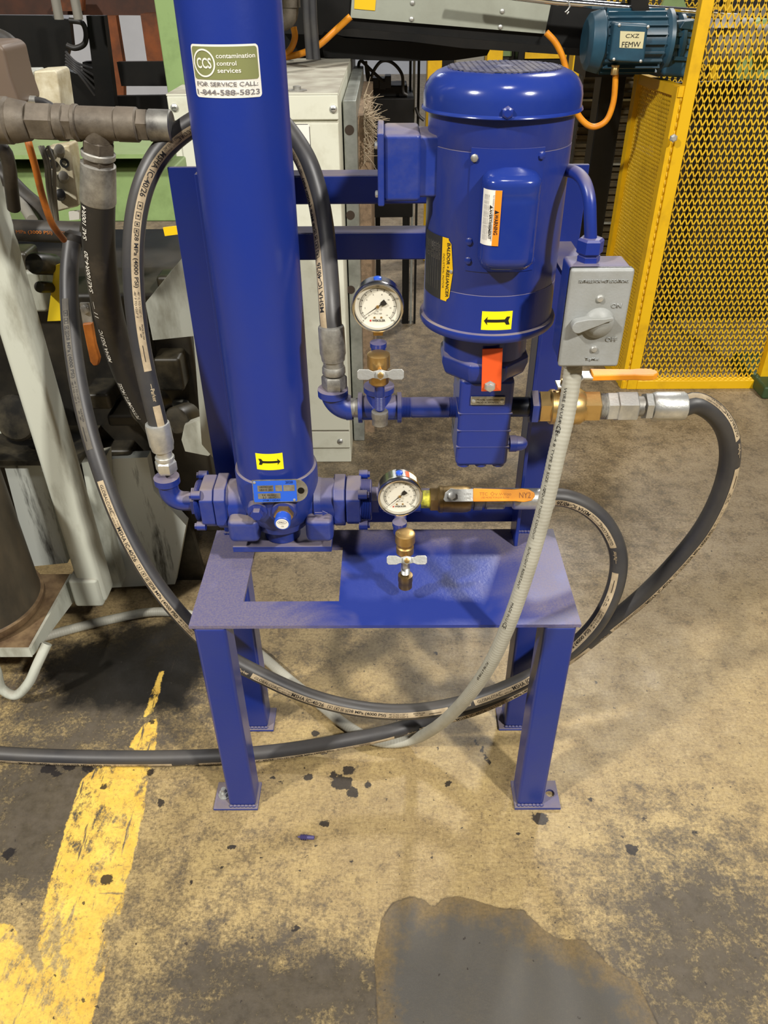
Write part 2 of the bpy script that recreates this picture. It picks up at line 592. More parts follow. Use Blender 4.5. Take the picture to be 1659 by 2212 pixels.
def make_floor():
    xs = np.concatenate([np.linspace(-9, -1.0, 17)[:-1], np.linspace(-1.0, 1.0, 335), np.linspace(1.0, 9, 17)[1:]])
    ys = np.concatenate([np.linspace(-2.0, 0.30, 12)[:-1], np.linspace(0.30, 1.75, 243), np.linspace(1.75, 3.5, 40)[1:], np.linspace(3.5, 14, 22)[1:]])
    GX, GY = np.meshgrid(xs, ys)
    P = np.stack([GX.ravel(), GY.ravel()], 1)
    nx, ny = len(xs), len(ys)
    fs = [(j * nx + i, j * nx + i + 1, (j + 1) * nx + i + 1, (j + 1) * nx + i) for j in range(ny - 1) for i in range(nx - 1)]
    me = bpy.data.meshes.new('floor')
    me.from_pydata([(a, b, 0.0) for a, b in P], [], fs)
    x, y = P[:, 0], P[:, 1]
    tape = sdf_poly(P, fpoly([(172, 1690), (215, 1650), (330, 1645), (315, 1700), (310, 1760), (288, 1850), (270, 1930), (250, 2010), (222, 2110), (190, 2230), (50, 2230), (92, 2090), (75, 2020), (110, 1900), (140, 1790)]))
    tape = np.maximum(tape, sdf_poly(P, fpoly([(-60, 1985), (30, 2000), (60, 2060), (88, 2110), (60, 2212), (-60, 2290)])))
    tape = np.maximum(tape, sdf_poly(P, fpoly([(300, 1560), (355, 1530), (345, 1650), (262, 1620)])) - 0.012)
    tape = np.maximum(tape, sdf_poly(P, fpoly([(330, 1440), (380, 1430), (350, 1545), (268, 1600)])) - 0.020)
    patch = sdf_poly(P, fpoly([(812, 2120), (806, 2060), (822, 1990), (850, 1950), (890, 1936), (918, 1945), (935, 1960), (955, 1942), (985, 1934), (1035, 1946), (1080, 1962), (1130, 1966), (1165, 2000),
                               (1200, 2026), (1262, 2030), (1310, 2080), (1345, 2105), (1378, 2120), (1400, 2170), (1440, 2260), (1440, 2320), (820, 2320)]))
    spots = np.full(len(P), -1.0)
    for a, b, ra in ((738, 1690, .020), (752, 1665, .012), (762, 1712, .012), (720, 1675, .010), (795, 1694, .008), (665, 1678, .010), (700, 1779, .010), (1166, 1768, .016), (968, 1694, .007), (638, 2005, .006),
                     (347, 1734, .009), (1365, 1836, .012), (412, 1907, .005), (500, 1830, .006), (682, 1585, .009), (700, 1620, .012), (735, 1612, .010), (940, 1412, .007), (1275, 1725, .006), (845, 1667, .005), (590, 1680, .005),
                     (610, 1690, .006), (480, 1875, .005), (105, 1660, .014), (150, 1655, .012), (190, 1660, .012), (120, 1672, .010), (325, 1668, .008), (225, 1698, .007), (1500, 1800, .006), (960, 1560, .005), (550, 1900, .004),
                     (1390, 1770, .005), (1120, 1800, .004), (330, 1560, .006), (480, 1545, .006), (760, 1860, .004), (1180, 1640, .005), (20, 1845, .012), (230, 1900, .012)):
        q = at(a, b, Z=0)
        spots = np.maximum(spots, ra - np.hypot(x - q.x, (y - q.y) * 1.15))
    line = fpoly([(1027, 1602), (1045, 1625), (1057, 1648)])
    for i in range(2):
        spots = np.maximum(spots, 0.0035 - np.abs(sdf_poly(P, np.array([line[i], line[i + 1], line[i + 1] + 1e-4]))))
    g = np.zeros(len(P))

    def blob(a, b, rx, ry, s):
        q = at(a, b, Z=0)
        return s * np.exp(-(((x - q.x) / rx) ** 2 + ((y - q.y) / ry) ** 2))
    g += blob(520, 2190, .26, .13, .80) + blob(480, 1900, .20, .18, .28) + blob(1560, 2080, .26, .24, 0.60) + blob(1400, 2200, .2, .12, .25) + blob(60, 1850, .16, .12, .9) + blob(20, 1740, .2, .08, .4) + blob(870, 2130, .2, .06, .6)  # second blob paints the dimmer light at lower left; the rest is dirt
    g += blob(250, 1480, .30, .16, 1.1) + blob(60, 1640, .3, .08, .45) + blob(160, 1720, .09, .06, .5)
    g += blob(1250, 1150, .5, .35, .22) + blob(830, 900, .8, .9, .35) + blob(700, 1330, .3, .25, .12) + blob(1500, 1900, .2, .2, .3)
    g += 0.3 * np.clip((y - 1.2) / 1.5, 0, 1)
    g = np.clip(g, 0, 1.2)
    oil_shade = sdf_poly(P, fpoly([(120, 1395), (270, 1345), (440, 1320), (470, 1400), (440, 1480), (405, 1535), (340, 1548), (260, 1540), (125, 1528), (60, 1440)]))
    back = np.clip((y - 1.15) / .5, 0, 1) * np.clip((x + .9) / .5, 0, 1)
    for nm, ar in (('tape', tape), ('patch', patch), ('spots', spots), ('grime_shade', g), ('oil_shade', oil_shade), ('back', back * .8)):
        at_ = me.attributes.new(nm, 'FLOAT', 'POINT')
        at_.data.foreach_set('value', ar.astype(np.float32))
    m = bpy.data.materials.new('concrete')
    m.use_nodes = True
    N, L = m.node_tree.nodes, m.node_tree.links
    b = N['Principled BSDF']
    geo = N.new('ShaderNodeNewGeometry')
    pos = geo.outputs['Position']

    def noise(scale, detail=8, rough=.65, stretch=None, rot=0.0):
        n = N.new('ShaderNodeTexNoise')
        n.inputs['Scale'].default_value = scale
        n.inputs['Detail'].default_value = detail
        n.inputs['Roughness'].default_value = rough
        if stretch:
            mp = N.new('ShaderNodeMapping')
            mp.inputs['Scale'].default_value = stretch
            mp.inputs['Rotation'].default_value = (0, 0, rot)
            L.new(pos, mp.inputs['Vector'])
            L.new(mp.outputs[0], n.inputs['Vector'])
        else:
            L.new(pos, n.inputs['Vector'])
        return n.outputs[0]

    def rng(src, a, bb, c=0.0, d=1.0):
        r = N.new('ShaderNodeMapRange')
        r.inputs[1].default_value, r.inputs[2].default_value, r.inputs[3].default_value, r.inputs[4].default_value = a, bb, c, d
        L.new(src, r.inputs[0])
        return r.outputs[0]

    def math_(op, a, bb):
        n = N.new('ShaderNodeMath')
        n.operation = op
        for i, q in enumerate((a, bb)):
            if isinstance(q, (int, float)):
                n.inputs[i].default_value = q
            else:
                L.new(q, n.inputs[i])
        return n.outputs[0]

    def mix(fac, a, bb):
        n = N.new('ShaderNodeMix')
        n.data_type = 'RGBA'
        if isinstance(fac, (int, float)):
            n.inputs[0].default_value = fac
        else:
            L.new(fac, n.inputs[0])
        for i, q in ((6, a), (7, bb)):
            if isinstance(q, tuple):
                n.inputs[i].default_value = q
            else:
                L.new(q, n.inputs[i])
        return n.outputs[2]

    def attr(nm):
        n = N.new('ShaderNodeAttribute')
        n.attribute_name = nm
        return n.outputs['Fac']
    big = noise(2.2, 4)
    mid = noise(14, 8, .7)
    med = noise(42, 6, .7)
    fine = noise(150, 6, .8)
    vfine = noise(520, 3, .7)
    streak = noise(26, 7, .75, (1.0, 7.0, 1.0), .5)
    scuff = noise(95, 6, .75, (1.0, 9.0, 1.0), .35)
    scuff2 = noise(70, 6, .75, (6.0, 1.0, 1.0), -.3)
    streak2 = noise(30, 7, .75, (7.0, 1.0, 1.0), .25)
    gr = attr('grime_shade')
    back = attr('back')
    col = mix(rng(big, .36, .66), lin(184, 160, 108), lin(160, 139, 98))
    col = mix(back, col, lin(140, 127, 108))
    col = mix(rng(mid, .42, .70, 0, .7), col, lin(128, 106, 72))
    col = mix(rng(streak, .50, .72, 0, .6), col, lin(112, 98, 78))
    col = mix(rng(streak2, .54, .75, 0, .5), col, lin(118, 102, 80))
    col = mix(rng(scuff, .50, .66, 0, .5), col, lin(104, 90, 70))
    col = mix(rng(scuff, .44, .30, 0, .4), col, lin(200, 184, 150))
    col = mix(rng(scuff2, .54, .70, 0, .45), col, lin(100, 86, 66))
    col = mix(rng(med, .52, .74, 0, .55), col, lin(100, 82, 54))
    col = mix(rng(fine, .48, .66, 0, .6), col, lin(104, 86, 58))
    col = mix(rng(fine, .44, .28, 0, .45), col, lin(214, 194, 148))
    col = mix(rng(vfine, .42, .3, 0, .35), col, lin(206, 188, 150))
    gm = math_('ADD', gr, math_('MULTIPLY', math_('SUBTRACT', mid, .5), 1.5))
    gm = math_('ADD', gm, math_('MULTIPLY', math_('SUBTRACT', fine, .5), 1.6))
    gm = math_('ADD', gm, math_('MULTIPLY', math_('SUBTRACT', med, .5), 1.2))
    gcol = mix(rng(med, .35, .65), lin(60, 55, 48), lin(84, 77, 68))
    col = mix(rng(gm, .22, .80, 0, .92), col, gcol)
    # oily stain and the machine's shade, painted as one near-black patch
    om = math_('ADD', attr('oil_shade'), math_('MULTIPLY', math_('SUBTRACT', mid, .5), .12))
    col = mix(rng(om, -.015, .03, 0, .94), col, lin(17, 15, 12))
    # yellow floor marking, scratched
    wear = noise(16, 10, .78, (1.0, .6, 1.0), .25)
    tm = math_('ADD', attr('tape'), math_('MULTIPLY', math_('SUBTRACT', med, .5), .016))
    tm = math_('ADD', tm, math_('MULTIPLY', math_('SUBTRACT', mid, .5), .020))
    tm = rng(tm, -.001, .0015)
    scr = noise(70, 6, .7, (1.0, .10, 1.0), .3)
    scr2 = noise(60, 6, .7, (.12, 1.0, 1.0), .9)
    tw = math_('MULTIPLY', rng(wear, .57, .50), math_('MULTIPLY', rng(scr, .63, .58), rng(scr2, .68, .62)))
    tw = math_('MULTIPLY', tw, rng(fine, .66, .58, .25, 1))
    tcol = mix(rng(mid, .35, .7), lin(240, 204, 96), lin(222, 172, 60))
    tcol = mix(rng(fine, .46, .64, 0, .55), tcol, lin(186, 150, 84))
    tcol = mix(rng(med, .52, .7, 0, .5), tcol, lin(170, 138, 80))
    col = mix(math_('MULTIPLY', tm, math_('MULTIPLY', tw, .94)), col, tcol)
    # dark repair patch
    pm = math_('ADD', attr('patch'), math_('MULTIPLY', math_('SUBTRACT', mid, .5), .010))
    pm = math_('ADD', pm, math_('MULTIPLY', math_('SUBTRACT', med, .5), .004))
    pin = rng(pm, -.0006, .0006)
    pdeep = math_('ADD', attr('patch'), math_('MULTIPLY', math_('SUBTRACT', mid, .5), .14))
    pdeep = math_('ADD', pdeep, math_('MULTIPLY', math_('SUBTRACT', med, .5), .10))
    pcol = mix(rng(fine, .38, .62), lin(92, 78, 54), lin(124, 104, 70))
    pcol = mix(rng(pdeep, .0, .05), pcol, lin(80, 77, 72))
    pcol = mix(rng(vfine, .5, .7, 0, .35), pcol, lin(98, 93, 84))
    col = mix(math_('MULTIPLY', pin, .96), col, pcol)
    rim = math_('MULTIPLY', rng(pm, -.0028, 0), rng(pm, .0022, 0))
    col = mix(math_('MULTIPLY', rim, rng(mid, .42, .58, 0, .8)), col, lin(52, 44, 34))
    # black spots
    sm = math_('ADD', attr('spots'), math_('MULTIPLY', math_('SUBTRACT', noise(60, 4), .5), .026))
    col = mix(rng(sm, -.0008, .0012, 0, .92), col, lin(34, 31, 32))
    speck = noise(85, 2, .5)
    col = mix(rng(speck, .72, .735, 0, .85), col, lin(50, 44, 40))
    thin = noise(34, 3, .6, (1.0, .05, 1.0), 1.05)
    col = mix(rng(thin, .735, .75, 0, .5), col, lin(60, 52, 42))
    L.new(col, b.inputs['Base Color'])
    ro = rng(mid, .3, .7, .30, .52)
    L.new(ro, b.inputs['Roughness'])
    bp = N.new('ShaderNodeBump')
    bp.inputs['Strength'].default_value = .25
    bp.inputs['Distance'].default_value = .002
    L.new(math_('ADD', fine, math_('MULTIPLY', tm, .6)), bp.inputs['Height'])
    L.new(bp.outputs[0], b.inputs['Normal'])
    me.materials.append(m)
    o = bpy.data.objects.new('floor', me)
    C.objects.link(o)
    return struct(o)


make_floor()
w = MB()
w.box((-9, 13.0, 0), (9, 13.2, 6))
struct(w.build('wall_back', WALLM))

# ------------------------------------------------------------------ blue pump stand
TX0, TX1, TY0, TY1, TZ = -0.3095, 0.3001, 0.870, 1.118, 0.477
stand = thing('pump_stand', (0, 0.99, 0), 'blue welded steel stand with four legs and an open frame behind', 'stand')
# table top with a rectangular opening
tb = MB()
xs = [TX0, -0.2325, -0.0785, TX1]
ys = [TY0, 0.926, 1.066, TY1]
for i in range(3):
    for j in range(3):
        if (i, j) == (1, 1):
            continue
        for z, fl in ((TZ, 0), (TZ - 0.006, 1)):
            q = [(xs[i], ys[j], z), (xs[i + 1], ys[j], z), (xs[i + 1], ys[j + 1], z), (xs[i], ys[j + 1], z)]
            tb.add(q[::-1] if fl else q, [(0, 1, 2, 3)])
for a, b in (((xs[0], ys[0]), (xs[3], ys[0])), ((xs[3], ys[0]), (xs[3], ys[3])), ((xs[3], ys[3]), (xs[0], ys[3])), ((xs[0], ys[3]), (xs[0], ys[0])),
             ((xs[1], ys[1]), (xs[1], ys[2])), ((xs[1], ys[2]), (xs[2], ys[2])), ((xs[2], ys[2]), (xs[2], ys[1])), ((xs[2], ys[1]), (xs[1], ys[1]))):
    tb.add([(a[0], a[1], TZ - .006), (b[0], b[1], TZ - .006), (b[0], b[1], TZ), (a[0], a[1], TZ)], [(0, 1, 2, 3)])


def table_mat():
    m = BLUE_D.copy()
    m.name = 'table_blue_wiped'
    N, L = m.node_tree.nodes, m.node_tree.links
    b = N['Principled BSDF']
    g = N.new('ShaderNodeNewGeometry')
    n1 = N.new('ShaderNodeTexNoise')
    n1.inputs['Scale'].default_value = 7.5
    n1.inputs['Detail'].default_value = 3
    n1.inputs['Distortion'].default_value = 1.2
    L.new(g.outputs['Position'], n1.inputs['Vector'])
    sp = N.new('ShaderNodeSeparateXYZ')
    L.new(g.outputs['Position'], sp.inputs[0])
    # the middle of the plate was wiped, both ends keep their dust
    ab = N.new('ShaderNodeMath'); ab.operation = 'SUBTRACT'; ab.inputs[1].default_value = 0.06
    L.new(sp.outputs[0], ab.inputs[0])
    ab2 = N.new('ShaderNodeMath'); ab2.operation = 'ABSOLUTE'
    L.new(ab.outputs[0], ab2.inputs[0])
    r1 = N.new('ShaderNodeMapRange')
    r1.inputs[1].default_value, r1.inputs[2].default_value, r1.inputs[3].default_value, r1.inputs[4].default_value = 0.10, 0.26, -0.20, 0.34
    L.new(ab2.outputs[0], r1.inputs[0])
    yb = N.new('ShaderNodeMapRange')
    yb.inputs[1].default_value, yb.inputs[2].default_value, yb.inputs[3].default_value, yb.inputs[4].default_value = 1.02, 1.09, 0, 0.4
    L.new(sp.outputs[1], yb.inputs[0])
    ad = N.new('ShaderNodeMath'); ad.operation = 'ADD'
    L.new(n1.outputs[0], ad.inputs[0]); L.new(r1.outputs[0], ad.inputs[1])
    ad2 = N.new('ShaderNodeMath'); ad2.operation = 'ADD'
    L.new(ad.outputs[0], ad2.inputs[0]); L.new(yb.outputs[0], ad2.inputs[1])
    r2 = N.new('ShaderNodeMapRange')
    r2.inputs[1].default_value, r2.inputs[2].default_value = 0.36, 0.72
    L.new(ad2.outputs[0], r2.inputs[0])
    nf = N.new('ShaderNodeTexNoise')
    nf.inputs['Scale'].default_value = 380
    L.new(g.outputs['Position'], nf.inputs['Vector'])
    r3 = N.new('ShaderNodeMapRange')
    r3.inputs[1].default_value, r3.inputs[2].default_value, r3.inputs[3].default_value, r3.inputs[4].default_value = 0.35, 0.65, 0.65, 1.0
    L.new(nf.outputs[0], r3.inputs[0])
    mu = N.new('ShaderNodeMath'); mu.operation = 'MULTIPLY'
    L.new(r2.outputs[0], mu.inputs[0]); L.new(r3.outputs[0], mu.inputs[1])
    mx = N.new('ShaderNodeMix'); mx.data_type = 'RGBA'
    L.new(mu.outputs[0], mx.inputs[0])
    mx.inputs[6].default_value = (0.022, 0.040, 0.235, 1)
    mx.inputs[7].default_value = lin(118, 110, 128)
    L.new(mx.outputs[2], b.inputs['Base Color'])
    r4 = N.new('ShaderNodeMapRange')
    r4.inputs[3].default_value, r4.inputs[4].default_value = 0.33, 0.55
    L.new(mu.outputs[0], r4.inputs[0])
    L.new(r4.outputs[0], b.inputs['Roughness'])
    return m


tb.build('tabletop', table_mat(), stand)
LEGX = ((TX0 + .0055, TX0 + .0565), (TX1 - .0565, TX1 - .0055))
for side, (x0, x1) in enumerate(LEGX):
    for row, (y0, y1) in enumerate(((TY0, TY0 + .051), (1.055, 1.106))):
        leg = MB().box((x0, y0, .006), (x1, y1, TZ - .006)).build('leg', BLUE, stand, bevel=.006, seg=3)
        fx0, fx1 = (x0 - .030, x1 + .004) if side == 0 else (x0 - .004, x1 + .032)
        if row:
            fx0, fx1 = x0 - .012, x1 + .012
        if side == 1 and row == 0:
            # drilled ear without its anchor bolt
            fp = MB()
            fp.box((fx0, y0 - .006, 0), (x1, y1 + .003, .006))
            hx, hy = x1 + .017, y0 + .026
            ring = []
            for k in range(24):
                q = 2 * math.pi * k / 24
                ring.append((hx + .0085 * math.cos(q), hy + .0085 * math.sin(q)))
            outr = []
            for k in range(24):
                q = 2 * math.pi * k / 24
                c, s = math.cos(q), math.sin(q)
                sx = ((fx1 - hx) if c > 0 else (x1 - hx)) / c if abs(c) > 1e-6 else 1e9
                sy = ((y1 + .003 - hy) if s > 0 else (y0 - .006 - hy)) / s if abs(s) > 1e-6 else 1e9
                t = min(abs(sx), abs(sy))
                outr.append((hx + c * t, hy + s * t))
            for cxn, cyn in ((fx1, y1 + .003), (fx1, y0 - .006), (x1, y1 + .003), (x1, y0 - .006)):
                kk = min(range(24), key=lambda k: (outr[k][0] - cxn) ** 2 + (outr[k][1] - cyn) ** 2)
                outr[kk] = (cxn, cyn)
            for k in range(24):
                k2 = (k + 1) % 24
                a, b_, c_, d_ = ring[k], ring[k2], outr[k2], outr[k]
                fp.add([(*d_, .006), (*c_, .006), (*b_, .006), (*a, .006)], [(0, 1, 2, 3)])
                fp.add([(*d_, 0), (*c_, 0), (*c_, .006), (*d_, .006)], [(0, 1, 2, 3)])
                fp.add([(*b_, 0), (*a, 0), (*a, .006), (*b_, .006)], [(0, 1, 2, 3)])
            fp.build('foot_plate', BLUE_D, leg)
        else:
            MB().box((fx0, y0 - .006, 0), (fx1, y1 + .003, .006)).build('foot_plate', BLUE_D, leg, bevel=.0015)
        if side == 0 and row == 0:
            bx, by = x0 - .013, y0 + .024
            ab = MB()
            ab.cyl((bx, by, .006), (bx, by, .0085), .0115)
            ab.cyl((bx, by, .0085), (bx, by, .017), .0085, n=6)
            ab.cyl((bx, by, .017), (bx, by, .026), .0045)
            ab.build('anchor_bolt', STEEL, leg, label='zinc anchor bolt with washer and nut')
        # weld beads under the top and at the foot
        wb = MB()
        rnd = random.Random(side * 2 + row)
        for k in range(7):
            xx = x0 + .004 + (x1 - x0 - .008) * k / 6
            wb.lathe((xx - .004, y0 - .0005, .0075), (1, 0, 0), [(0, .001), (.002, .0026 + rnd.random() * .001), (.006, .0026), (.008, .001)], 6)
        wb.build('weld_bead', BLUE, leg)

# angle-iron posts
PZ = 1.092
for side in (0, 1):
    p = MB()
    if side:
        X0, X1 = .2225, .2735
        fl = (X0, X0 + .006)
    else:
        X0, X1 = -.2935, -.2425
        fl = (X1 - .006, X1)
    p.box((X0, 1.109, TZ), (X1, 1.115, PZ))
    p.box((fl[0], 1.0665, TZ), (fl[1], 1.1095, PZ))
    po = p.build('post', BLUE, stand, bevel=.0012)
    wb = MB()
    rnd = random.Random(side)
    for k in range(9):
        xx = X0 + .003 + (X1 - X0 - .006) * k / 8
        wb.lathe((xx - .0045, 1.1075, TZ + .0015), (1, 0, 0), [(0, .001), (.003, .003 + rnd.random() * .0012), (.007, .003), (.009, .001)], 6)
    wb.build('weld_bead', BLUE, po)
# square tube cross bars behind the posts
for z0, z1, xa0, xa1 in ((1.041, 1.079, -.285, .268), (.964, 1.003, -.285, .062), (.494, .545, -.285, .268)):
    MB().box((xa0, 1.1155, z0), (xa1, 1.153, z1)).build('cross_bar', BLUE, stand, bevel=.003)
# plate carrying the motor, between the bars and the motor back
mp = MB().box((.0575, 1.0690, .895), (.215, 1.0755, 1.10))
mp.box((.0575, 1.0755, .905), (.0635, 1.1155, 1.095))
mp.box((.205, 1.0755, .905), (.215, 1.1155, 1.095))
mp.build('motor_plate', BLUE, stand, bevel=.001)
# shelf under the filter head
f0, f1 = at(502, 1181, Y=1.003), at(716, 1181, Y=1.003)
SHZ = (f0.z + f1.z) / 2
sh = MB().box((f0.x, 1.003, SHZ - .0115), (f1.x, 1.109, SHZ)).build('filter_shelf', BLUE_D, stand, bevel=.0012)
# bracket that carries the switch box
MB().box((.225, .905, .985), (.262, 1.109, .991)).box((.225, .899, .955), (.262, .905, 1.03)).build('switch_bracket', BLUE, stand)

# ------------------------------------------------------------------ filter housing
FX, FY, FR = -0.1765, 1.040, 0.0603
filt = thing('filter_housing', (FX, FY, SHZ), 'tall blue cylindrical filter housing with white service sticker', 'filter')
MB().lathe((FX, FY, .655), (0, 0, 1), [(0, FR), (.76, FR), (.785, FR - .004), (.80, FR - .02), (.805, 0)], 72).build('tube', BLUE_T, filt)
AZ = at(612, 1080, Y=FY).z      # port axis height
MB().lathe((FX, FY, AZ - .035), (0, 0, 1), [(0, .040), (.02, .058), (.045, .0648), (.100, .0652), (.1045, .0640), (.106, .0612)], 64).build('collar', BLUE_D, filt)


def xf(px):
    return xa(px, FY, AZ)


hd = MB()
hd.cyl((xf(500), FY, AZ), (xf(730), FY, AZ), .036, n=40)
hd.lathe((FX, FY, SHZ + .001), (0, 0, 1), [(0, .030), (.02, .030), (.03, .046), (AZ - SHZ, .056)], 40)
hd.build('head', BLUE_D, filt)
for s, (pa, pb, pc) in ((-1, (441, 497, 470)), (1, (722, 781, 690))):
    fl = MB()
    X0, X1 = xf(pa), xf(pb)
    a, c = .0365, .014
    poly = [(X0, FY - a + c, AZ - a), (X0, FY + a - c, AZ - a), (X0, FY + a, AZ - a + c), (X0, FY + a, AZ + a - c), (X0, FY + a - c, AZ + a), (X0, FY - a + c, AZ + a), (X0, FY - a, AZ + a - c), (X0, FY - a, AZ - a + c)]
    mid = X0 + (X1 - X0) * (.55 if s < 0 else .45)
    fl.prism(poly, (mid - X0 - .0008, 0, 0))
    poly2 = [(mid, (p[1] - FY) * (1.06 if s < 0 else .94) + FY, (p[2] - AZ) * (1.06 if s < 0 else .94) + AZ) for p in poly]
    fl.prism(poly2, (X1 - mid, 0, 0))
    fo = fl.build('port_flange', BLUE_D, filt, bevel=.003)
    # casting shoulders between the flange and the body
    inn = xf(540) if s < 0 else xf(682)
    out = X1 if s < 0 else X0
    MB().lathe((out, FY, AZ), (inn - out, 0, 0), [(-.001, .035), (.012, .033), (abs(inn - out), .040)], 32).build('neck', BLUE_D, filt)
    # lower casting boss with the foot
    bx0, bx1 = (xf(500), xf(566)) if s < 0 else (xf(664), xf(722))
    MB().box((bx0, FY - .058, AZ - .046), (bx1, FY - .005, AZ - .002)).build('casting_boss', BLUE_D, filt, bevel=.010, seg=4)
    # bolts
    for dy, dz in ((-.030, -.030), (-.030, .030), (.030, .030), (.030, -.030)):
        e = X0 if s < 0 else X1
        bo = MB()
        bo.cyl((e - s * .004, FY + dy, AZ + dz), (e + s * .010, FY + dy, AZ + dz), .0075, n=18)
        bo.cyl((e + s * .010, FY + dy, AZ + dz), (e + s * .0135, FY + dy, AZ + dz), .0055, n=6)
        bo.build('bolt', BLUE, filt)
    # port collar with thread
    e = X0 if s < 0 else X1
    pr = [(-.004, .033)]
    k = 0
    L0 = .010 if s < 0 else .016
    while k < 6:
        pr += [(L0 * k / 6, .0345), (L0 * (k + .5) / 6, .0330)]
        k += 1
    pr += [(L0, .0335), (L0 + .001, .030)]
    MB().lathe((e, FY, AZ), (s, 0, 0), pr, 36).build('port_thread', BLUE, filt)
# front bosses: drain plug and indicator
ax = Vector((0, -1, -.04)).normalized()
c1 = at(556, 1106, Y=FY - .066)
MB().lathe(c1 + ax * -.03, ax, [(0, .016), (.026, .0165), (.030, .0150), (.0305, .010)], 28).build('plug_boss', BLUE_D, filt)
pl = MB()
pl.lathe(c1 - ax * .002, ax, [(0, .0118), (.003, .0118), (.0032, .0095), (.012, .0095), (.013, .0085)], 6, phase=.5)
pl.build('drain_plug', BLUE, filt, label='blue hex drain plug')
c2 = at(614, 1106, Y=FY - .068)
MB().lathe(c2 + ax * -.03, ax, [(0, .019), (.028, .0200), (.032, .0185), (.0325, .012)], 28).build('indicator_boss', BLUE_D, filt)
ind = MB().lathe(c2, ax, [(0, .0150), (.012, .0150), (.013, .0130)], 6, phase=.5).build('indicator', BRASS, filt, label='brass pressure indicator with blue cap')
MB().lathe(c2 + ax * .0125, ax, [(0, .0118), (.004, .0118), (.0045, .0123), (.016, .0123), (.017, .0112)], 28).build('indicator_cap', CAPBLUE, ind)
ce = c2 + ax * .0298
fnp = on_plane(ce, (1, 0, 0), Vector((1, 0, 0)).cross(-ax) * -1 if Vector((1, 0, 0)).cross(-ax).z < 0 else Vector((1, 0, 0)).cross(-ax))
di = MB()
di.add([ce + frame(ax)[1] * .0098 * math.cos(q) + frame(ax)[2] * .0098 * math.sin(q) for q in [2 * math.pi * k / 24 for k in range(24)]], [tuple(range(24))])
di.build('indicator_face', WHITE, ind)
vv = ax.cross(Vector((-1, 0, 0)))
vv = vv if vv.z > 0 else -vv
fnp = lambda u, v: ce + ax * .0004 + Vector((1, 0, 0)) * u + vv * v
tx = MB()
put_text(tx, 'PALL', fnp, 0, .0032, width=.0085)
put_text(tx, 'CE', fnp, 0, -.0045, width=.0036)
rg = [(math.cos(q) * .0068, .0032 + math.sin(q) * .0034) for q in [2 * math.pi * k / 24 for k in range(24)]]
rg2 = [(math.cos(q) * .0064, .0032 + math.sin(q) * .0031) for q in [2 * math.pi * k / 24 for k in range(24)]]
for k in range(24):
    k2 = (k + 1) % 24
    tx.add([fnp(*rg[k]), fnp(*rg[k2]), fnp(*rg2[k2]), fnp(*rg2[k])], [(0, 1, 2, 3)])
tx.build('lettering', INK, ind)
# embossed flow arrow on the right boss
fa = on_plane((xf(700), FY - .0578, at(700, 1108, Y=FY - .058).z), (1, 0, 0), (0, 0, 1))
ar = MB()
ar.prism([fa(-.010, -.0016), fa(.002, -.0016), fa(.002, -.0045), fa(.010, 0), fa(.002, .0045), fa(.002, .0016), fa(-.010, .0016)], (0, -.0016, 0))
ar.build('cast_arrow', BLUE, filt)
# rating plate
pn = Vector((0.05, -1, .18)).normalized()
po_ = at(594, 1061, Y=FY - .0705)
pu = Vector((1, 0, 0)) - pn * pn.x
pu.normalize()
pv = pn.cross(pu)
pv = pv if pv.z > 0 else -pv
npl = lambda u, v, h=0: po_ + pu * u + pv * v + pn * h
pw, ph = .0335, .0185
pp = MB()
poly = [(-pw, -ph), (pw * .95, -ph)] + [(pw * .95 + .018 * math.sin(q), -.000 - ph * math.cos(q)) for q in [math.pi * k / 12 for k in range(1, 12)]] + [(pw * .95, ph), (-pw, ph)]
pp.prism([npl(a, b, -.002) for a, b in poly], pn * .002)
plate = pp.build('rating_plate', PLATE, filt, label='blue and silver metal rating plate')
q = MB()
put_rect(q, lambda u, v: npl(u, v, .0003), -pw + .001, pw * .98, -ph + .001, ph - .001, .002)
q.build('plate_print', LBLUE, plate)
q = MB()
for a in ((-.026, -.002, .000, .010), (.001, .011, .000, .010), (.013, .030, .000, .010), (-.026, .008, -.012, -.003)):
    put_rect(q, lambda u, v: npl(u, v, .0006), a[0], a[1], a[2], a[3])
q.build('plate_fields', PLATE, plate)
q = MB()
fn9 = lambda u, v: npl(u, v, .0009)
put_text(q, '2020', fn9, .022, .0145, height=.004)
put_text(q, 'UR319CC24Z', fn9, -.013, .0075, width=.020)
put_text(q, 'UE310  20Z', fn9, -.013, .0028, width=.020)
put_text(q, '9.41 IN-SERV', fn9, -.009, -.006, width=.022)
put_text(q, '3.7  15.1C', fn9, -.009, -.010, width=.020)
put_text(q, 'UT/BR 1 CE/UKC', fn9, -.006, -.0145, width=.026)
q.build('lettering', INK, plate)
q = MB()
for u, v in ((-.030, .015), (.0285, -.015)):
    q.lathe(npl(u, v), pn, [(0, .0021), (.001, .0021), (.0014, .001)], 12)
q.build('rivet', STEEL, plate)
q = MB()
q.add([npl(pw * .95 + .0075 + .0052 * math.cos(t), .0052 * math.sin(t), .0004) for t in [2 * math.pi * k / 20 for k in range(20)]], [tuple(range(20))])
q.build('plate_hole', GLINT, plate)

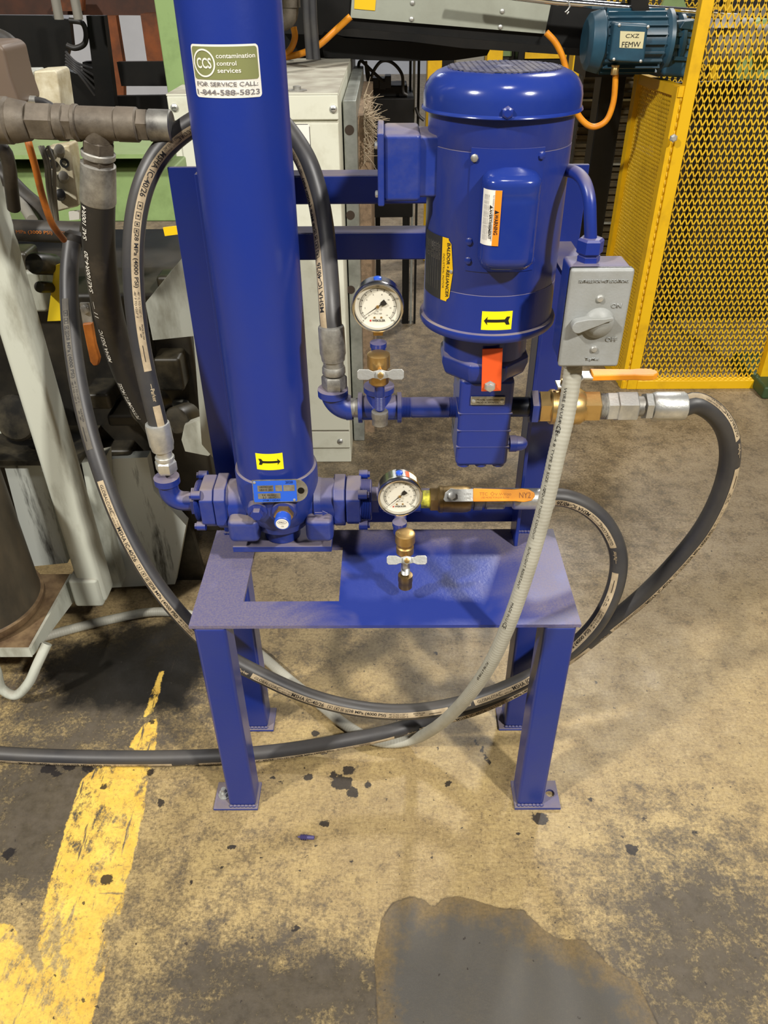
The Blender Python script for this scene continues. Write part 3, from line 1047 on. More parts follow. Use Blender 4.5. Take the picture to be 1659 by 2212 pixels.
# service sticker
sc = at(485, 153, Y=FY - FR)
PHI = math.asin(max(-1, min(1, (sc.x - FX) / FR)))
sw = FR * (math.asin((at(556, 153, Y=FY - FR).x - FX) / FR) - math.asin((at(411, 153, Y=FY - FR).x - FX) / FR))
zt, zb = at(485, 96, Y=FY - FR).z, at(485, 212, Y=FY - FR).z
hh = zt - zb
S = on_cyl(FX, FY, FR, PHI, (zt + zb) / 2, .0004)
S2 = on_cyl(FX, FY, FR, PHI, (zt + zb) / 2, .0008)
S3 = on_cyl(FX, FY, FR, PHI, (zt + zb) / 2, .0012)
q = MB()
put_rect(q, S, -sw / 2, sw / 2, -hh / 2, hh / 2, .004, 24)
stk = q.build('service_sticker', WHITE, filt, label='white and olive service sticker with phone number')
q = MB()
put_rect(q, S2, -sw / 2 + .002, sw / 2 - .002, hh / 2 - .002 - hh * .61, hh / 2 - .002, .003, 24)
q.build('olive_panel', OLIVE, stk)
q = MB()
yc = hh / 2 - .002 - hh * .305
cxo = -sw / 2 + .002 + hh * .29
for k in range(48):
    a, b_ = 2 * math.pi * k / 48, 2 * math.pi * (k + 1) / 48
    r1, r2 = hh * .265, hh * .232
    q.add([S3(cxo + r2 * math.cos(a), yc + r2 * math.sin(a)), S3(cxo + r1 * math.cos(a), yc + r1 * math.sin(a)), S3(cxo + r1 * math.cos(b_), yc + r1 * math.sin(b_)), S3(cxo + r2 * math.cos(b_), yc + r2 * math.sin(b_))], [(0, 1, 2, 3)])
put_text(q, 'CCS', S3, cxo, yc, width=hh * .36, height=hh * .20, bold=.02)
tl = cxo + hh * .30
for i, (s_, wd) in enumerate((('contamination', 1.0), ('control', .50), ('services', .60))):
    full = sw / 2 - .005 - tl
    put_text(q, s_, S3, tl + full * wd / 2, yc + hh * (.135 - .135 * i), width=full * wd, height=hh * .085, bold=.012)
q.build('logo_lettering', WHITE, stk)
q = MB()
put_text(q, 'FOR SERVICE CALL:', S3, 0, -hh * .235, width=sw * .90, height=hh * .085, bold=.012)
put_text(q, '1-844-588-5823', S3, 0, -hh * .39, width=sw * .93, height=hh * .105, bold=.012)
q.build('lettering', INKG, stk)
# flow arrow sticker
ac = at(582, 998, Y=FY - FR)
aw = FR * (math.asin((at(611, 998, Y=FY - FR).x - FX) / FR) - math.asin((at(553, 998, Y=FY - FR).x - FX) / FR))
ah = at(582, 980, Y=FY - FR).z - at(582, 1015, Y=FY - FR).z
A1 = on_cyl(FX, FY, FR, math.asin((ac.x - FX) / FR), ac.z, .0004)
A2 = on_cyl(FX, FY, FR, math.asin((ac.x - FX) / FR), ac.z, .0008)
q = MB()
put_rect(q, A1, -aw / 2, aw / 2, -ah / 2, ah / 2)
ast = q.build('arrow_sticker', YELLOW, filt, label='yellow sticker with black arrow pointing right')
q = MB()
arrow_poly(q, A2, aw * .80, -1)
q.build('arrow', INK, ast)

# ------------------------------------------------------------------ motor
MX, MY, MR = 0.1322, 0.980, 0.0830
motor = thing('electric_motor', (MX, MY, .930), 'blue vertical electric motor with domed fan cover', 'motor')
MB().lathe((MX, MY, .9295), (0, 0, 1), [(0, .0860), (.003, .0880), (.0080, .0885), (.0105, .0875), (.0115, MR + .0005), (.058, MR), (.0585, MR - .0006), (.060, MR), (.215, MR), (.2155, MR - .0008), (.217, MR), (.249, MR), (.250, MR - .006)], 96).build('body', BLUE_M, motor)
fc = MB().lathe((MX, MY, 1.178), (0, 0, 1), [(0, .0900), (.001, .0912), (.003, .0905), (.004, .0890), (.016, .0890), (.024, .0872), (.031, .0825), (.0365, .0755), (.0395, .068), (.0405, .060), (.0405, 0)], 96).build('fan_cover', BLUE_G, motor)
gm = MB()
rg_ = .0625
z0 = 1.2186
for k in range(-8, 9):
    off = k * .0075
    half = math.sqrt(max(rg_ ** 2 - off ** 2, 0))
    if half > .008:
        for d1, d2 in ((Vector((.83, .56, 0)), Vector((-.56, .83, 0))), (Vector((-.83, .56, 0)), Vector((.56, .83, 0)))):
            a = Vector((MX, MY, z0 + .0004)) + d2 * off
            gm.bar(a - d1 * half, a + d1 * half, .0019, .0016)
gm.lathe((MX, MY, z0), (0, 0, 1), [(0, .010), (.0015, .009)], 24)
GRILLE = mat('grille_dusty', lin(70, 72, 100), 0.5, 0, lin(110, 106, 112), 40)
gm.build('grille', GRILLE, fc)
q = MB()
q.add([(MX + .0615 * math.cos(t), MY + .0615 * math.sin(t), z0 + .0002) for t in [2 * math.pi * k / 48 for k in range(48)]], [tuple(range(48))])
q.build('grille_opening', BLACKP, fc)
for phi in (-.06, 2.1, -2.2):
    n_ = Vector((math.sin(phi), -math.cos(phi), 0))
    p_ = Vector((MX, MY, 1.1855)) + n_ * .0895
    MB().lathe(p_, n_, [(0, .0065), (.0025, .0062), (.004, .004)], 6).build('cover_screw', BLUE, fc)
# conduit box on the left of the motor
zt_, zb_ = at(860, 290, Y=.935).z, at(860, 437, Y=.935).z
bx0, bx1, bx2 = at(828, 360, Y=.935).x, at(909, 360, Y=.935).x, at(950, 360, Y=.94).x
cb = MB().box((bx0, .935, zb_), (bx1, 1.015, zt_)).build('terminal_box', BLUE_D, motor, bevel=.005, seg=3)
MB().box((bx1 - .004, .942, zb_ + .003), (bx2 + .02, 1.008, zt_ - .003)).build('box_neck', BLUE_D, cb, bevel=.004, seg=3)
lid = MB().box((bx0 - .0065, .931, zb_ - .004), (bx0 + .001, 1.019, zt_ + .002)).build('box_lid', BLUE_D, cb, bevel=.002)
for yy, zz in ((.94, zb_ + .008), (.94, zt_ - .012)):
    MB().lathe((bx0 - .006, yy, zz), (-1, 0, 0), [(0, .004), (.003, .004), (.0038, .002)], 8).build('lid_screw', STEEL, cb)
# nameplate wrapped on the left of the body
zn0, zn1 = at(955, 645, Y=.93).z, at(955, 510, Y=.93).z
NP = on_cyl(MX, MY, MR, -.99, (zn0 + zn1) / 2, .0006)
NP2 = on_cyl(MX, MY, MR, -.99, (zn0 + zn1) / 2, .0010)
nh = zn1 - zn0
q = MB()
put_rect(q, NP, -.036, .017, -nh / 2, nh / 2, .002, 16)
nm = q.build('nameplate', NAMEBLK, motor, label='black and yellow motor nameplate')
q = MB()
put_rect(q, on_cyl(MX, MY, MR, -.99, (zn0 + zn1) / 2, .0008), .008, .018, -nh / 2, nh / 2, 0, 6)
put_poly(q, on_cyl(MX, MY, MR, -.99, (zn0 + zn1) / 2, .0007), [(.016, -nh / 2), (.022, -nh / 2 + .006), (.026, 0), (.022, nh / 2 - .006), (.016, nh / 2)])
q.build('yellow_band', YELLOW2, nm)
q = MB()
put_text(q, 'BALDOR \u2022 RELIANCER', NP2, .0185, 0, width=nh * .86, rot=-90, bold=.02)
put_text(q, 'INDUSTRIAL MOTOR', NP2, .0115, -.002, width=nh * .55, rot=-90)
q.build('lettering', INK, nm)
q = MB()
for k in range(7):
    put_rect(q, NP2, -.030 + k * .0052, -.0296 + k * .0052, -nh * .36, nh * .40)
rr = random.Random(4)
for k in range(7):
    put_text(q, rr.choice(['CAT.NO. SPEC.', 'VOLTS 208-230', 'AMPS 5.2', 'R.P.M. 1725', 'FRAME 56C', 'SER. F1.15']), NP2, -.0275 + k * .0052, nh * .25, width=nh * .25, rot=-90)
q.build('small_print', PLATE, nm)
MB().lathe(NP(.0235, 0), NP(.0235, 0) - Vector((MX, MY, NP(.0235, 0).z)), [(0, .0024), (.001, .0022), (.0015, .001)], 12).build('rivet', STEEL, nm)
# capacitor cover on the front
czt, czb = at(1103, 372, Y=.872).z, at(1103, 604, Y=.868).z
cxm = at(1104, 470, Y=.875).x
ca, cbd = .0318, .030
cy0 = MY - .0815


def cap_xy(t, sc=1.0, lift=0.0):
    """cross-section of the capacitor cover; t in -1..1 from its left root to its right root"""
    th = math.pi * (1 - (t + 1) / 2)
    c, s = math.cos(th), math.sin(th)
    x = math.copysign(abs(c) ** .55, c) * ca * sc
    y = abs(s) ** .55 * cbd * (.45 + .55 * sc)
    n = Vector((c, -s, 0))
    return Vector((cxm + x, cy0 - y, 0)) + n * lift


NT, NZ = 40, 30
vs, fs = [], []
H_ = czt - czb
for j in range(NZ + 1):
    f_ = j / NZ
    d_b, d_t = f_ * H_ / .020, (1 - f_) * H_ / .012
    sc_ = math.sqrt(max(1 - max(1 - d_b, 0) ** 2, 0)) if d_b < 1 else (math.sqrt(max(1 - max(1 - d_t, 0) ** 2, 0)) if d_t < 1 else 1.0)
    sc_ = max(sc_, .03) if d_b < 1 or d_t < 1 else 1.0
    if abs((1 - f_) * H_ - .026) < .0016:
        sc_ *= .985
    for i in range(NT + 1):
        p = cap_xy(-1 + 2 * i / NT, .25 + .75 * sc_)
        p.y = cy0 - (cy0 - p.y) * (.15 + .85 * sc_)
        vs.append((p.x, p.y, czb + f_ * H_))
for j in range(NZ):
    for i in range(NT):
        a = j * (NT + 1) + i
        fs.append((a, a + 1, a + NT + 2, a + NT + 1))
q = MB().add(vs, fs)
q.add(vs[:NT + 1], [tuple(range(NT, -1, -1))])
q.add(vs[-NT - 1:], [tuple(range(NT + 1))])
cap = q.build('capacitor_cover', BLUE_G, motor, sharp=60)
bz0, bz1 = at(1030, 590, Y=.895).z, at(1030, 322, Y=.897).z
BP = on_cyl(MX, MY, MR, .05, 0, .0012)
q = MB()
bu0, bu1 = -.0445, .038
NU = 20
vv_, ff_ = [], []
for k in range(NU + 1):
    u = bu0 + (bu1 - bu0) * k / NU
    for z_ in (bz0, bz1):
        p = BP(u, z_)
        vv_ += [p, Vector((MX, MY, z_)) + (p - Vector((MX, MY, z_))) * .97]
for k in range(NU):
    a = k * 4
    ff_ += [(a, a + 4, a + 6, a + 2), (a + 2, a + 6, a + 7, a + 3), (a + 1, a + 5, a + 4, a)]
ff_ += [(0, 2, 3, 1), (NU * 4 + 1, NU * 4 + 3, NU * 4 + 2, NU * 4)]
q.add(vv_, ff_).build('capacitor_base', BLUE, cap)
for u, z_ in ((-.040, bz1 - .010), (.034, bz1 - .008), (-.041, bz0 + .012), (-.041, bz0 + .034), (.034, bz0 + .012)):
    p = BP(u, z_)
    n_ = (p - Vector((MX, MY, p.z))).normalized()
    MB().lathe(p, n_, [(0, .0042), (.0022, .0042), (.003, .003)], 8).build('cover_screw', BLUE if u > 0 or z_ < bz1 - .02 else STEEL_D, cap)
# warning label round the left corner of the cover
wz0, wz1 = at(1060, 532, Y=.868).z, at(1060, 412, Y=.868).z
CL = lambda t, v, l=.0006: cap_xy(t, 1.0, l) + Vector((0, 0, v))
q = MB()
put_rect(q, lambda u, v: CL(u, v), -.78, -.12, wz0, wz1, 0, 20)
wlb = q.build('warning_label', WHITE, cap, label='white warning label with orange band')
q = MB()
put_rect(q, lambda u, v: CL(u, v, .0009), -.27, -.12, wz0, wz1, 0, 8)
q.build('orange_band', LABELO, wlb)
q = MB()
ut = 1 / .036
fnw = lambda u, v: CL(-.195 + u * ut, (wz0 + wz1) / 2 + v, .0012)
put_text(q, '\u25b2WARNING', fnw, 0, -.004, width=.026, rot=-90, bold=.02)
fnw2 = lambda u, v: CL(-.36 + u * ut, (wz0 + wz1) / 2 + v, .0012)
put_text(q, '\u25b2AVERTISSEMENT', fnw2, 0, -.004, width=.036, rot=-90, bold=.02)
q.build('lettering', INK, wlb)
q = MB()
for k in range(4):
    put_text(q, 'Motor may restart without warning. Disconnect power', lambda u, v, k=k: CL(-.47 - k * .06 + u * ut, (wz0 + wz1) / 2 + v, .0010), 0, 0, width=.048, rot=-90)
put_text(q, 'Le moteur peut redemarrer automatiquement', lambda u, v: CL(-.305 + u * ut, (wz0 + wz1) / 2 + v, .0010), 0, 0, width=.048, rot=-90)
q.build('small_print', INKG, wlb)
# rotation arrow sticker
ac = at(1073, 695, Y=.898)
ph_ = math.asin((ac.x - MX) / MR)
hw = (at(1106, 695, Y=.898).x - at(1040, 695, Y=.898).x) / 2
hhh = (at(1073, 673, Y=.898).z - at(1073, 717, Y=.898).z) / 2 - .0012
ac.z += .0016
q = MB()
put_rect(q, on_cyl(MX, MY, MR, ph_, ac.z, .0005), -hw, hw, -hhh, hhh)
ast = q.build('arrow_sticker', YELLOW, motor, label='yellow sticker with black arrow pointing left')
q = MB()
arrow_poly(q, on_cyl(MX, MY, MR, ph_, ac.z, .0009), hw * 1.7, 1)
q.build('arrow', INK, ast)

# ------------------------------------------------------------------ pump with adapter
PYF = MY - .047
pump = thing('gear_pump', (MX, MY, .728), 'blue gear pump block hanging below the motor adapter', 'pump')
MB().lathe((MX, MY, .888), (0, 0, 1), [(0, .0556), (.040, .0556), (.0412, .050)], 64).build('adapter', BLUE, pump)
q = MB()
q.lathe((MX, MY, .856), (0, 0, 1), [(0, .050), (.006, .058), (.020, .0625), (.030, .0620), (.0335, .0560)], 8, phase=math.pi / 8)
q.build('adapter_flange', BLUE, pump, bevel=.004, seg=3)
px0, px1 = at(990, 900, Y=PYF).x, at(1106, 900, Y=PYF).x
pzb = at(1045, 1008, Y=PYF).z
body = MB().box((px0, PYF, pzb), (px1, MY + .047, .862)).build('pump_body', BLUE, pump, bevel=.007, seg=4)
for py_ in (894, 931, 966):
    z_ = at(1045, py_, Y=PYF).z
    MB().box((px0 - .0004, PYF - .0004, z_ - .0006), (px1 + .0004, MY + .0474, z_ + .0006)).build('joint_line', BLUE_D, body)
q = MB()
for dx, dy in ((.012, .012), (.062, .012), (.062, .08), (.012, .08), (.037, .012)):
    q = MB().lathe((px0 + dx, PYF + dy, pzb + .001), (0, 0, -1), [(0, .009), (.004, .009), (.0045, .006)], 16)
    q.build('body_bolt', BLUE, body)
# small metal tag
t0, t1 = at(1017, 856, Y=PYF - .001), at(1090, 874, Y=PYF - .001)
tg = MB().box((t0.x, PYF - .0025, t1.z), (t1.x, PYF - .0002, t0.z)).build('pump_tag', PLATE, pump, bevel=.001)
for xx in (t0.x + .004, t1.x - .004):
    MB().lathe((xx, PYF - .0025, (t0.z + t1.z) / 2), (0, -1, 0), [(0, .0028), (.001, .0026), (.0016, .0012)], 12).build('rivet', STEEL, tg)
q = MB()
TG = on_plane((0, PYF - .0028, 0), (1, 0, 0), (0, 0, 1))
put_text(q, 'MODEL 2200420001', TG, (t0.x + t1.x) / 2, (t0.z + t1.z) / 2 + .0018, width=.030)
put_text(q, 'PROD 3C30TAF22L', TG, (t0.x + t1.x) / 2, (t0.z + t1.z) / 2 - .0022, width=.030)
q.build('lettering', INK, tg)
# orange strap over the coupling window
s0, s1 = at(1064, 752, Y=.921), at(1061, 845, Y=.9175)
q = MB()
hwid = .0130
d_ = (s1 - s0)
q.bar(s0, s1, hwid * 2, .0022, (0, 1, 0))
strap = q.build('coupling_guard', REDORANGE, pump, bevel=.001, label='orange flat guard strap with hex bolt')
bc = at(1058, 834, Y=.9165)
MB().lathe(bc, (0, -1, 0), [(0, .0078), (.0014, .0078), (.0015, .0060), (.006, .0060), (.0066, .0050)], 6).build('guard_bolt', STEEL, strap)
# acorn-capped relief screw on the right of the pump
rz = at(1128, 958, Y=MY).z
q = MB()
q.lathe((px1 - .001, MY, rz), (1, 0, 0), [(0, .013), (.006, .013)], 6)
q.lathe((px1 + .0055, MY, rz), (1, 0, 0), [(0, .0085), (.003, .0085), (.0032, .0122), (.013, .0122), (.0135, .0112), (.021, .0105), (.027, .0075), (.0295, .003)], 24)
q.build('relief_cap', BLUE, pump)

# ------------------------------------------------------------------ hoses
PATTERN_LEN = .445


class Hose:
    def __init__(self, path, R, tilt):
        self.P, self.R = path, R
        A = np.array(path)
        self.S = np.concatenate([[0], np.cumsum(np.linalg.norm(np.diff(A, axis=0), axis=1))])
        self.A, self.L = A, self.S[-1]
        self.tilt = tilt            # list of (fraction, angle) for the printed side

    def pt(self, s):
        return Vector([np.interp(s, self.S, self.A[:, k]) for k in range(3)])

    def fn(self, s0, w0=0.0, lift=.0004):
        fr, an = zip(*self.tilt)

        def f(u, v):
            s = min(max(s0 + u, 0.0), self.L)
            p = self.pt(s)
            t = (self.pt(min(s + .004, self.L)) - self.pt(max(s - .004, 0))).normalized()
            n0 = CAM - p
            n0 = (n0 - t * n0.dot(t)).normalized()
            v0 = n0.cross(t)
            a = np.interp(s / self.L, fr, an) + (w0 + v) / self.R
            return p + (n0 * math.cos(a) + v0 * math.sin(a)) * (self.R + lift)
        return f

    def nearest(self, px, py):
        q = [proj(p) for p in self.P]
        i = min(range(len(q)), key=lambda k: (q[k][0] - px) ** 2 + (q[k][1] - py) ** 2)
        return self.S[i]


def print_hose(h, parent, anchor, s_from=0.0, s_to=None, half=.0056, stripe=STRIP, ink=INK, big=.0072):
    s_to = h.L if s_to is None else s_to
    s0 = h.nearest(anchor[0], anchor[1]) - anchor[2] * PATTERN_LEN
    k0 = int(math.floor((s_from - s0) / PATTERN_LEN))
    for k in range(k0, k0 + 12):
        b = s0 + k * PATTERN_LEN
        if b > s_to:
            break
        pos = lambda f: b + f * PATTERN_LEN
        a0, a1 = max(pos(.085), s_from), min(pos(.965), s_to)
        if a1 - a0 > .01:
            q = MB()
            put_rect(q, h.fn(0), a0, a1, -half, half, 0, max(int((a1 - a0) / .006), 2), 3)
            so = q.build('printed_stripe', stripe, parent)
            t = MB()

            def tx(s, f, frac_w, v=0.0, hgt=None, bold=0.0):
                if pos(f - frac_w / 2) < a0 or pos(f + frac_w / 2) > a1:
                    return
                put_text(t, s, h.fn(pos(f), 0, .0008), 0, v, width=frac_w * PATTERN_LEN, height=hgt, bold=bold)
            tx('GLOBALCORE', .155, .11, 0, big * .72)
            tx('487TC-12  19 mm (3/4")', .245, .075, .0022, .0028)
            tx('ISO 18752-AC', .238, .06, -.0026, .0028)
            tx('MSHA IC-40/26', .345, .145, 0, big, .012)
            tx('28 MPa (4000 PSI)', .61, .165, 0, big, .012)
            tx('-40\u00b0 C TO +125\u00b0 C', .745, .085, .0024, .0029)
            tx('-40\u00b0 F TO +257\u00b0 F', .745, .085, -.0024, .0029)
            tx('MADE IN USA', .835, .05, .0026, .0028)
            for f, wd in ((.822, .012), (.845, .012), (.905, .055)):
                if a0 < pos(f - wd) and pos(f + wd) < a1:
                    put_rect(t, h.fn(0, 0, .0008), pos(f - wd / 2), pos(f + wd / 2), -.0014, -.0004, 0, 4, 1)
            for f in (.445, .475, .500, .520):
                if a0 < pos(f - .012) and pos(f + .012) < a1:
                    c = pos(f)
                    e = .0048 if f < .49 else .003
                    F = h.fn(0, 0, .0008)
                    for (u0, u1, v0, v1) in ((c - e, c + e, .0026, .0032), (c - e, c + e, -.0032, -.0026), (c - e, c - e + .0007, -.003, .003), (c + e - .0007, c + e, -.003, .003), (c - .0012, c + .0012, -.0012, .0012)):
                        put_rect(t, F, u0, u1, v0, v1, 0, 2, 1)
            if t.v:
                t.build('lettering', ink, so)
        if pos(0.005) > s_from and pos(.065) < s_to:
            t = MB()
            put_text(t, '\u2014Parker', h.fn(pos(.040), 0, .0006), 0, 0, width=.062 * PATTERN_LEN, height=big * .8, bold=.02)
            t.build('maker_lettering', stripe, parent)


def ferrule(p0, d, parent, r=.0195, L=.052, name='ferrule', m=None):
    d = Vector(d).normalized()
    o = MB().lathe(p0, d, [(0, r * .80), (.001, r * .96), (.004, r), (L * .8, r), (L * .88, r * .93), (L, r * .90), (L + .001, r * .5)], 14)
    return o.build(name, m or STEEL, parent)


# --- hose looping over from the pump to the filter inlet
xi = xa(730, .98, .80)
hA = Hose(pxpath([(717, 722, 'Y', .984), (714, 690, 'Y', .99), (711, 640, 'Y', 1.005), (706, 570, 'Y', 1.035), (698, 490, 'Y', 1.07), (684, 415, 'Y', 1.092), (662, 350, 'Y', 1.106), (632, 300, 'Y', 1.122),
                  (595, 258, 'Y', 1.132), (540, 234, 'Y', 1.136), (480, 240, 'Y', 1.136), (425, 264, 'Y', 1.134), (384, 292, 'Y', 1.128), (345, 332, 'Y', 1.118), (316, 385, 'Y', 1.105), (297, 450, 'Y', 1.095), (288, 530, 'Y', 1.085), (289, 620, 'Y', 1.075), (298, 710, 'Y', 1.065),
                  (314, 800, 'Y', 1.055), (333, 880, 'Y', 1.045), (344, 925, 'Y', 1.042)]), .0148, [(0, .75), (.25, .95), (.5, .3), (.6, .15), (.8, .25), (1, .25)])
hoseA = thing('hydraulic_hose', hA.P[-1], 'grey-striped black hose arching behind the blue filter tube', 'hose')
MB().tube(hA.P, hA.R, 20).build('hose', RUBBER, hoseA)
print_hose(hA, hoseA, (325, 845, .040))
# left end: crimped ferrule, swivel nut
e1, e2, e3 = at(340, 918, Y=1.042), at(354, 978, Y=1.041), at(364, 1033, Y=1.040)
d = (e2 - e1).normalized()
ferrule(e1 - d * .004, d, hoseA, .0190, (e2 - e1).length * .95)
d2 = (e3 - e2).normalized()
MB().lathe(e2 - d2 * .006, d2, [(0, .0125), (.012, .0125), (.0125, .0150), (.017, .0150), (.0175, .0135), (.020, .0135)], 22).build('swivel_stem', STEEL, hoseA)
n0 = e2 + d2 * .014
MB().lathe(n0, d2, [(0, .0150), (.002, .0172), (.016, .0172), (.018, .0155), (.020, .0150)], 6).build('swivel_nut', STEEL, hoseA)
# right end
g1, g2, g3 = at(715, 703, Y=.984), at(720, 778, Y=.981), at(723, 842, Y=.980)
d = (g2 - g1).normalized()
ferrule(g1, d, hoseA, .0178, (g2 - g1).length, m=STEEL_D)
d2 = (g3 - g2).normalized()
MB().lathe(g2 - d2 * .004, d2, [(0, .0140), (.012, .0140), (.0125, .0150), (.015, .0160), (.022, .0162), (.024, .0150)], 24).build('swivel_stem', STEEL_D, hoseA)
MB().lathe(g3 - d2 * .022, d2, [(0, .0160), (.002, .0178), (.016, .0178), (.020, .0160)], 6).build('swivel_nut', STEEL_D, hoseA)

# --- hose from the lower valve, looping right, under the table and up the machine
hC = Hose(pxpath([(156, 526, 'Y', 1.335), (150, 580, 'Y', 1.31), (150, 660, 'Y', 1.27), (160, 770, 'Y', 1.215), (182, 890, 'Y', 1.16), (216, 1010, 'Y', 1.11), (262, 1130, 'Y', 1.07), (325, 1245, 'Y', 1.035), (402, 1342, 'Y', 1.01),
                  (480, 1412, 'Y', .995), (570, 1462, 'Y', .985), (670, 1505, 'Y', .98), (770, 1530, 'Y', .98), (870, 1538, 'Y', .98), (970, 1526, 'Y', .985), (1060, 1500, 'Y', .985), (1150, 1460, 'Y', .98), (1230, 1405, 'Y', .985), (1290, 1345, 'Y', .995), (1328, 1270, 'Y', 1.01),
                  (1336, 1200, 'Y', 1.025), (1312, 1138, 'Y', 1.034), (1268, 1095, 'Y', 1.039), (1222, 1076, 'Y', 1.04), (1188, 1073, 'Y', 1.04)]), .0152,
          [(0, -.45), (.30, -.5), (.45, -.55), (.6, -.5), (.74, -.30), (.82, .1), (.9, .35), (1, .7)])
hoseC = thing('hydraulic_hose', (0, .98, .1), 'black printed hose sagging under the blue table and climbing the grey machine', 'hose')
MB().tube(hC.P, hC.R, 20).build('hose', RUBBER, hoseC)
sC = hC.nearest(212, 1000)
print_hose(hC, hoseC, (522, 1447, .037), s_from=sC)
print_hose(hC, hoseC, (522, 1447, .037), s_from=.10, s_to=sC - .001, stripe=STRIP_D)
lz = AZ


def xl(px):
    return xa(px, FY, AZ)


MB().lathe((xl(1196), FY, AZ), (-1, 0, 0), [(0, .0150), (.001, .0168), (.004, .0175), (xl(1196) - xl(1112), .0175), (xl(1196) - xl(1108), .0165), (xl(1196) - xl(1104), .012)], 24).build('ferrule', STEEL, hoseC)
MB().lathe((xl(1108), FY, AZ), (-1, 0, 0), [(0, .0130), (.014, .0130), (.0145, .0165), (.046, .0165), (.0465, .012)], 20).build('stem', STEEL_D, hoseC)
MB().lathe((xl(1086), FY, AZ), (-1, 0, 0), [(0, .0170), (.001, .0185), (xl(1086) - xl(1050), .0185), (xl(1086) - xl(1049), .016)], 6).build('swivel_nut', STEEL_D, hoseC)

# --- hose from the brass valve on the right, sweeping down and along the floor
LY = .98
LZ = at(900, 880, Y=LY).z


def xu(px):
    return xa(px, LY, LZ)


eB = Vector((xu(1476), LY, LZ))
hB = Hose(smooth_path([at(*q[:2], **{q[2]: q[3]}) for q in ((-160, 1612, 'Z', .0155), (0, 1629, 'Z', .0155), (150, 1636, 'Z', .0155), (300, 1638, 'Z', .0155), (450, 1635, 'Z', .0155), (560, 1628, 'Z', .016), (650, 1617, 'Z', .022), (740, 1602, 'Z', .036), (830, 1584, 'Z', .052), (920, 1558, 'Y', 1.024),
                                                               (1030, 1527, 'Y', 1.018), (1140, 1474, 'Y', 1.02), (1230, 1415, 'Y', 1.02), (1310, 1352, 'Y', 1.022), (1390, 1286, 'Y', 1.022), (1460, 1215, 'Y', 1.02), (1520, 1140, 'Y', 1.012), (1560, 1060, 'Y', 1.004), (1577, 985, 'Y', .996), (1567, 925, 'Y', .988), (1536, 886, 'Y', .983), (1500, 870, 'Y', .981))] + [eB]), .0155,
          [(0, -1.15), (.45, -1.1), (.55, -.9), (.7, -1.0), (.85, -1.05), (.93, -.9), (1, -.75)])
hoseB = thing('hydraulic_hose', (0.2, 1.0, .0), 'thick black hose sweeping right and lying along the floor', 'hose')
MB().tube(hB.P, hB.R, 20).build('hose', RUBBER, hoseB)
print_hose(hB, hoseB, (1591, 967, .037), half=.0050)
MB().lathe(eB + Vector((.002, 0, 0)), (-1, 0, 0), [(0, .0165), (.001, .0195), (.003, .0205), (xu(1476) - xu(1412), .0205), (xu(1476) - xu(1404), .0185), (xu(1476) - xu(1402), .014)], 16).build('ferrule', STEEL, hoseB)
MB().lathe((xu(1405), LY, LZ), (-1, 0, 0), [(0, .0185), (.001, .0200), (xu(1405) - xu(1390), .0200), (xu(1405) - xu(1389), .016)], 6).build('ferrule_hex', STEEL, hoseB)
MB().lathe((xu(1391), LY, LZ), (-1, 0, 0), [(0, .0145), (xu(1391) - xu(1371), .0145)], 20).build('stem', STEEL_D, hoseB)
MB().lathe((xu(1373), LY, LZ), (-1, 0, 0), [(0, .0200), (.002, .0225), (xu(1373) - xu(1331), .0225), (xu(1373) - xu(1328), .0200)], 6).build('swivel_nut', STEEL, hoseB)
# blue elbow at the filter inlet
el = thing('pipe_elbow', (xf(365), FY, AZ - .02), 'blue pipe elbow at the filter inlet port', 'elbow')
ex = xa(369, FY, AZ)
ez = at(366, 1040, Y=FY).z
pts = [(ex, FY, ez + .006), (ex, FY, ez)]
rb = .022
for k in range(13):
    t = math.pi / 2 * k / 12
    pts.append((ex + rb - rb * math.cos(t), FY, AZ - .001 + rb - rb * math.sin(t)))
pts.append((xf(418), FY, AZ - .001))
q = MB().tube(pts, .0160, 28)
q.lathe((ex, FY, ez + .010), (0, 0, -1), [(0, .0165), (.001, .0205), (.012, .0205), (.014, .0165)], 28)
q.build('elbow', BLUE, el)
q = MB().lathe((xf(416), FY, AZ), (1, 0, 0), [(0, .021), (.001, .0245), (.012, .0245), (.0135, .022)], 6)
q.build('hex_bushing', BLUE_D, el)
MB().lathe((xf(428), FY, AZ), (1, 0, 0), [(0, .028), (.002, .0335), (xf(441) - xf(428) - .006, .0335), (xf(441) - xf(428) - .002, .030)], 32).build('bushing_flange', BLUE, el)

# ------------------------------------------------------------------ upper pipe line
pipe = thing('pipe_fittings', (xu(800), LY, LZ - .02), 'blue elbow, tee and pipe joining the upper hose to the pump', 'pipe')
ex = xu(721)
pts = [(ex, LY, at(722, 845, Y=LY).z)]
rb = .026
for k in range(13):
    t = math.pi / 2 * k / 12
    pts.append((ex + rb - rb * math.cos(t), LY, LZ + rb - rb * math.sin(t)))
pts.append((xu(752), LY, LZ))
q = MB().tube(pts, .0178, 28)
q.lathe((ex, LY, at(722, 838, Y=LY).z), (0, 0, -1), [(0, .018), (.001, .0215), (.011, .0215), (.013, .018)], 28)
q.lathe((xu(757), LY, LZ), (-1, 0, 0), [(0, .0150), (.001, .0178), (.006, .0178)], 28)
q.build('elbow', BLUE, pipe)
MB().lathe((xu(750), LY, LZ), (1, 0, 0), [(0, .0138), (xu(778) - xu(750), .0138)], 24).build('nipple', STEEL_D, pipe)
q = MB().lathe((xu(773), LY, LZ), (1, 0, 0), [(0, .0150), (.0008, .0218), (.0065, .0218), (.0075, .0178), (xu(868) - xu(773) - .0075, .0178), (xu(868) - xu(773) - .0065, .0218), (xu(868) - xu(773) - .0008, .0218), (xu(868) - xu(773), .015)], 32)
tx_ = xu(819)
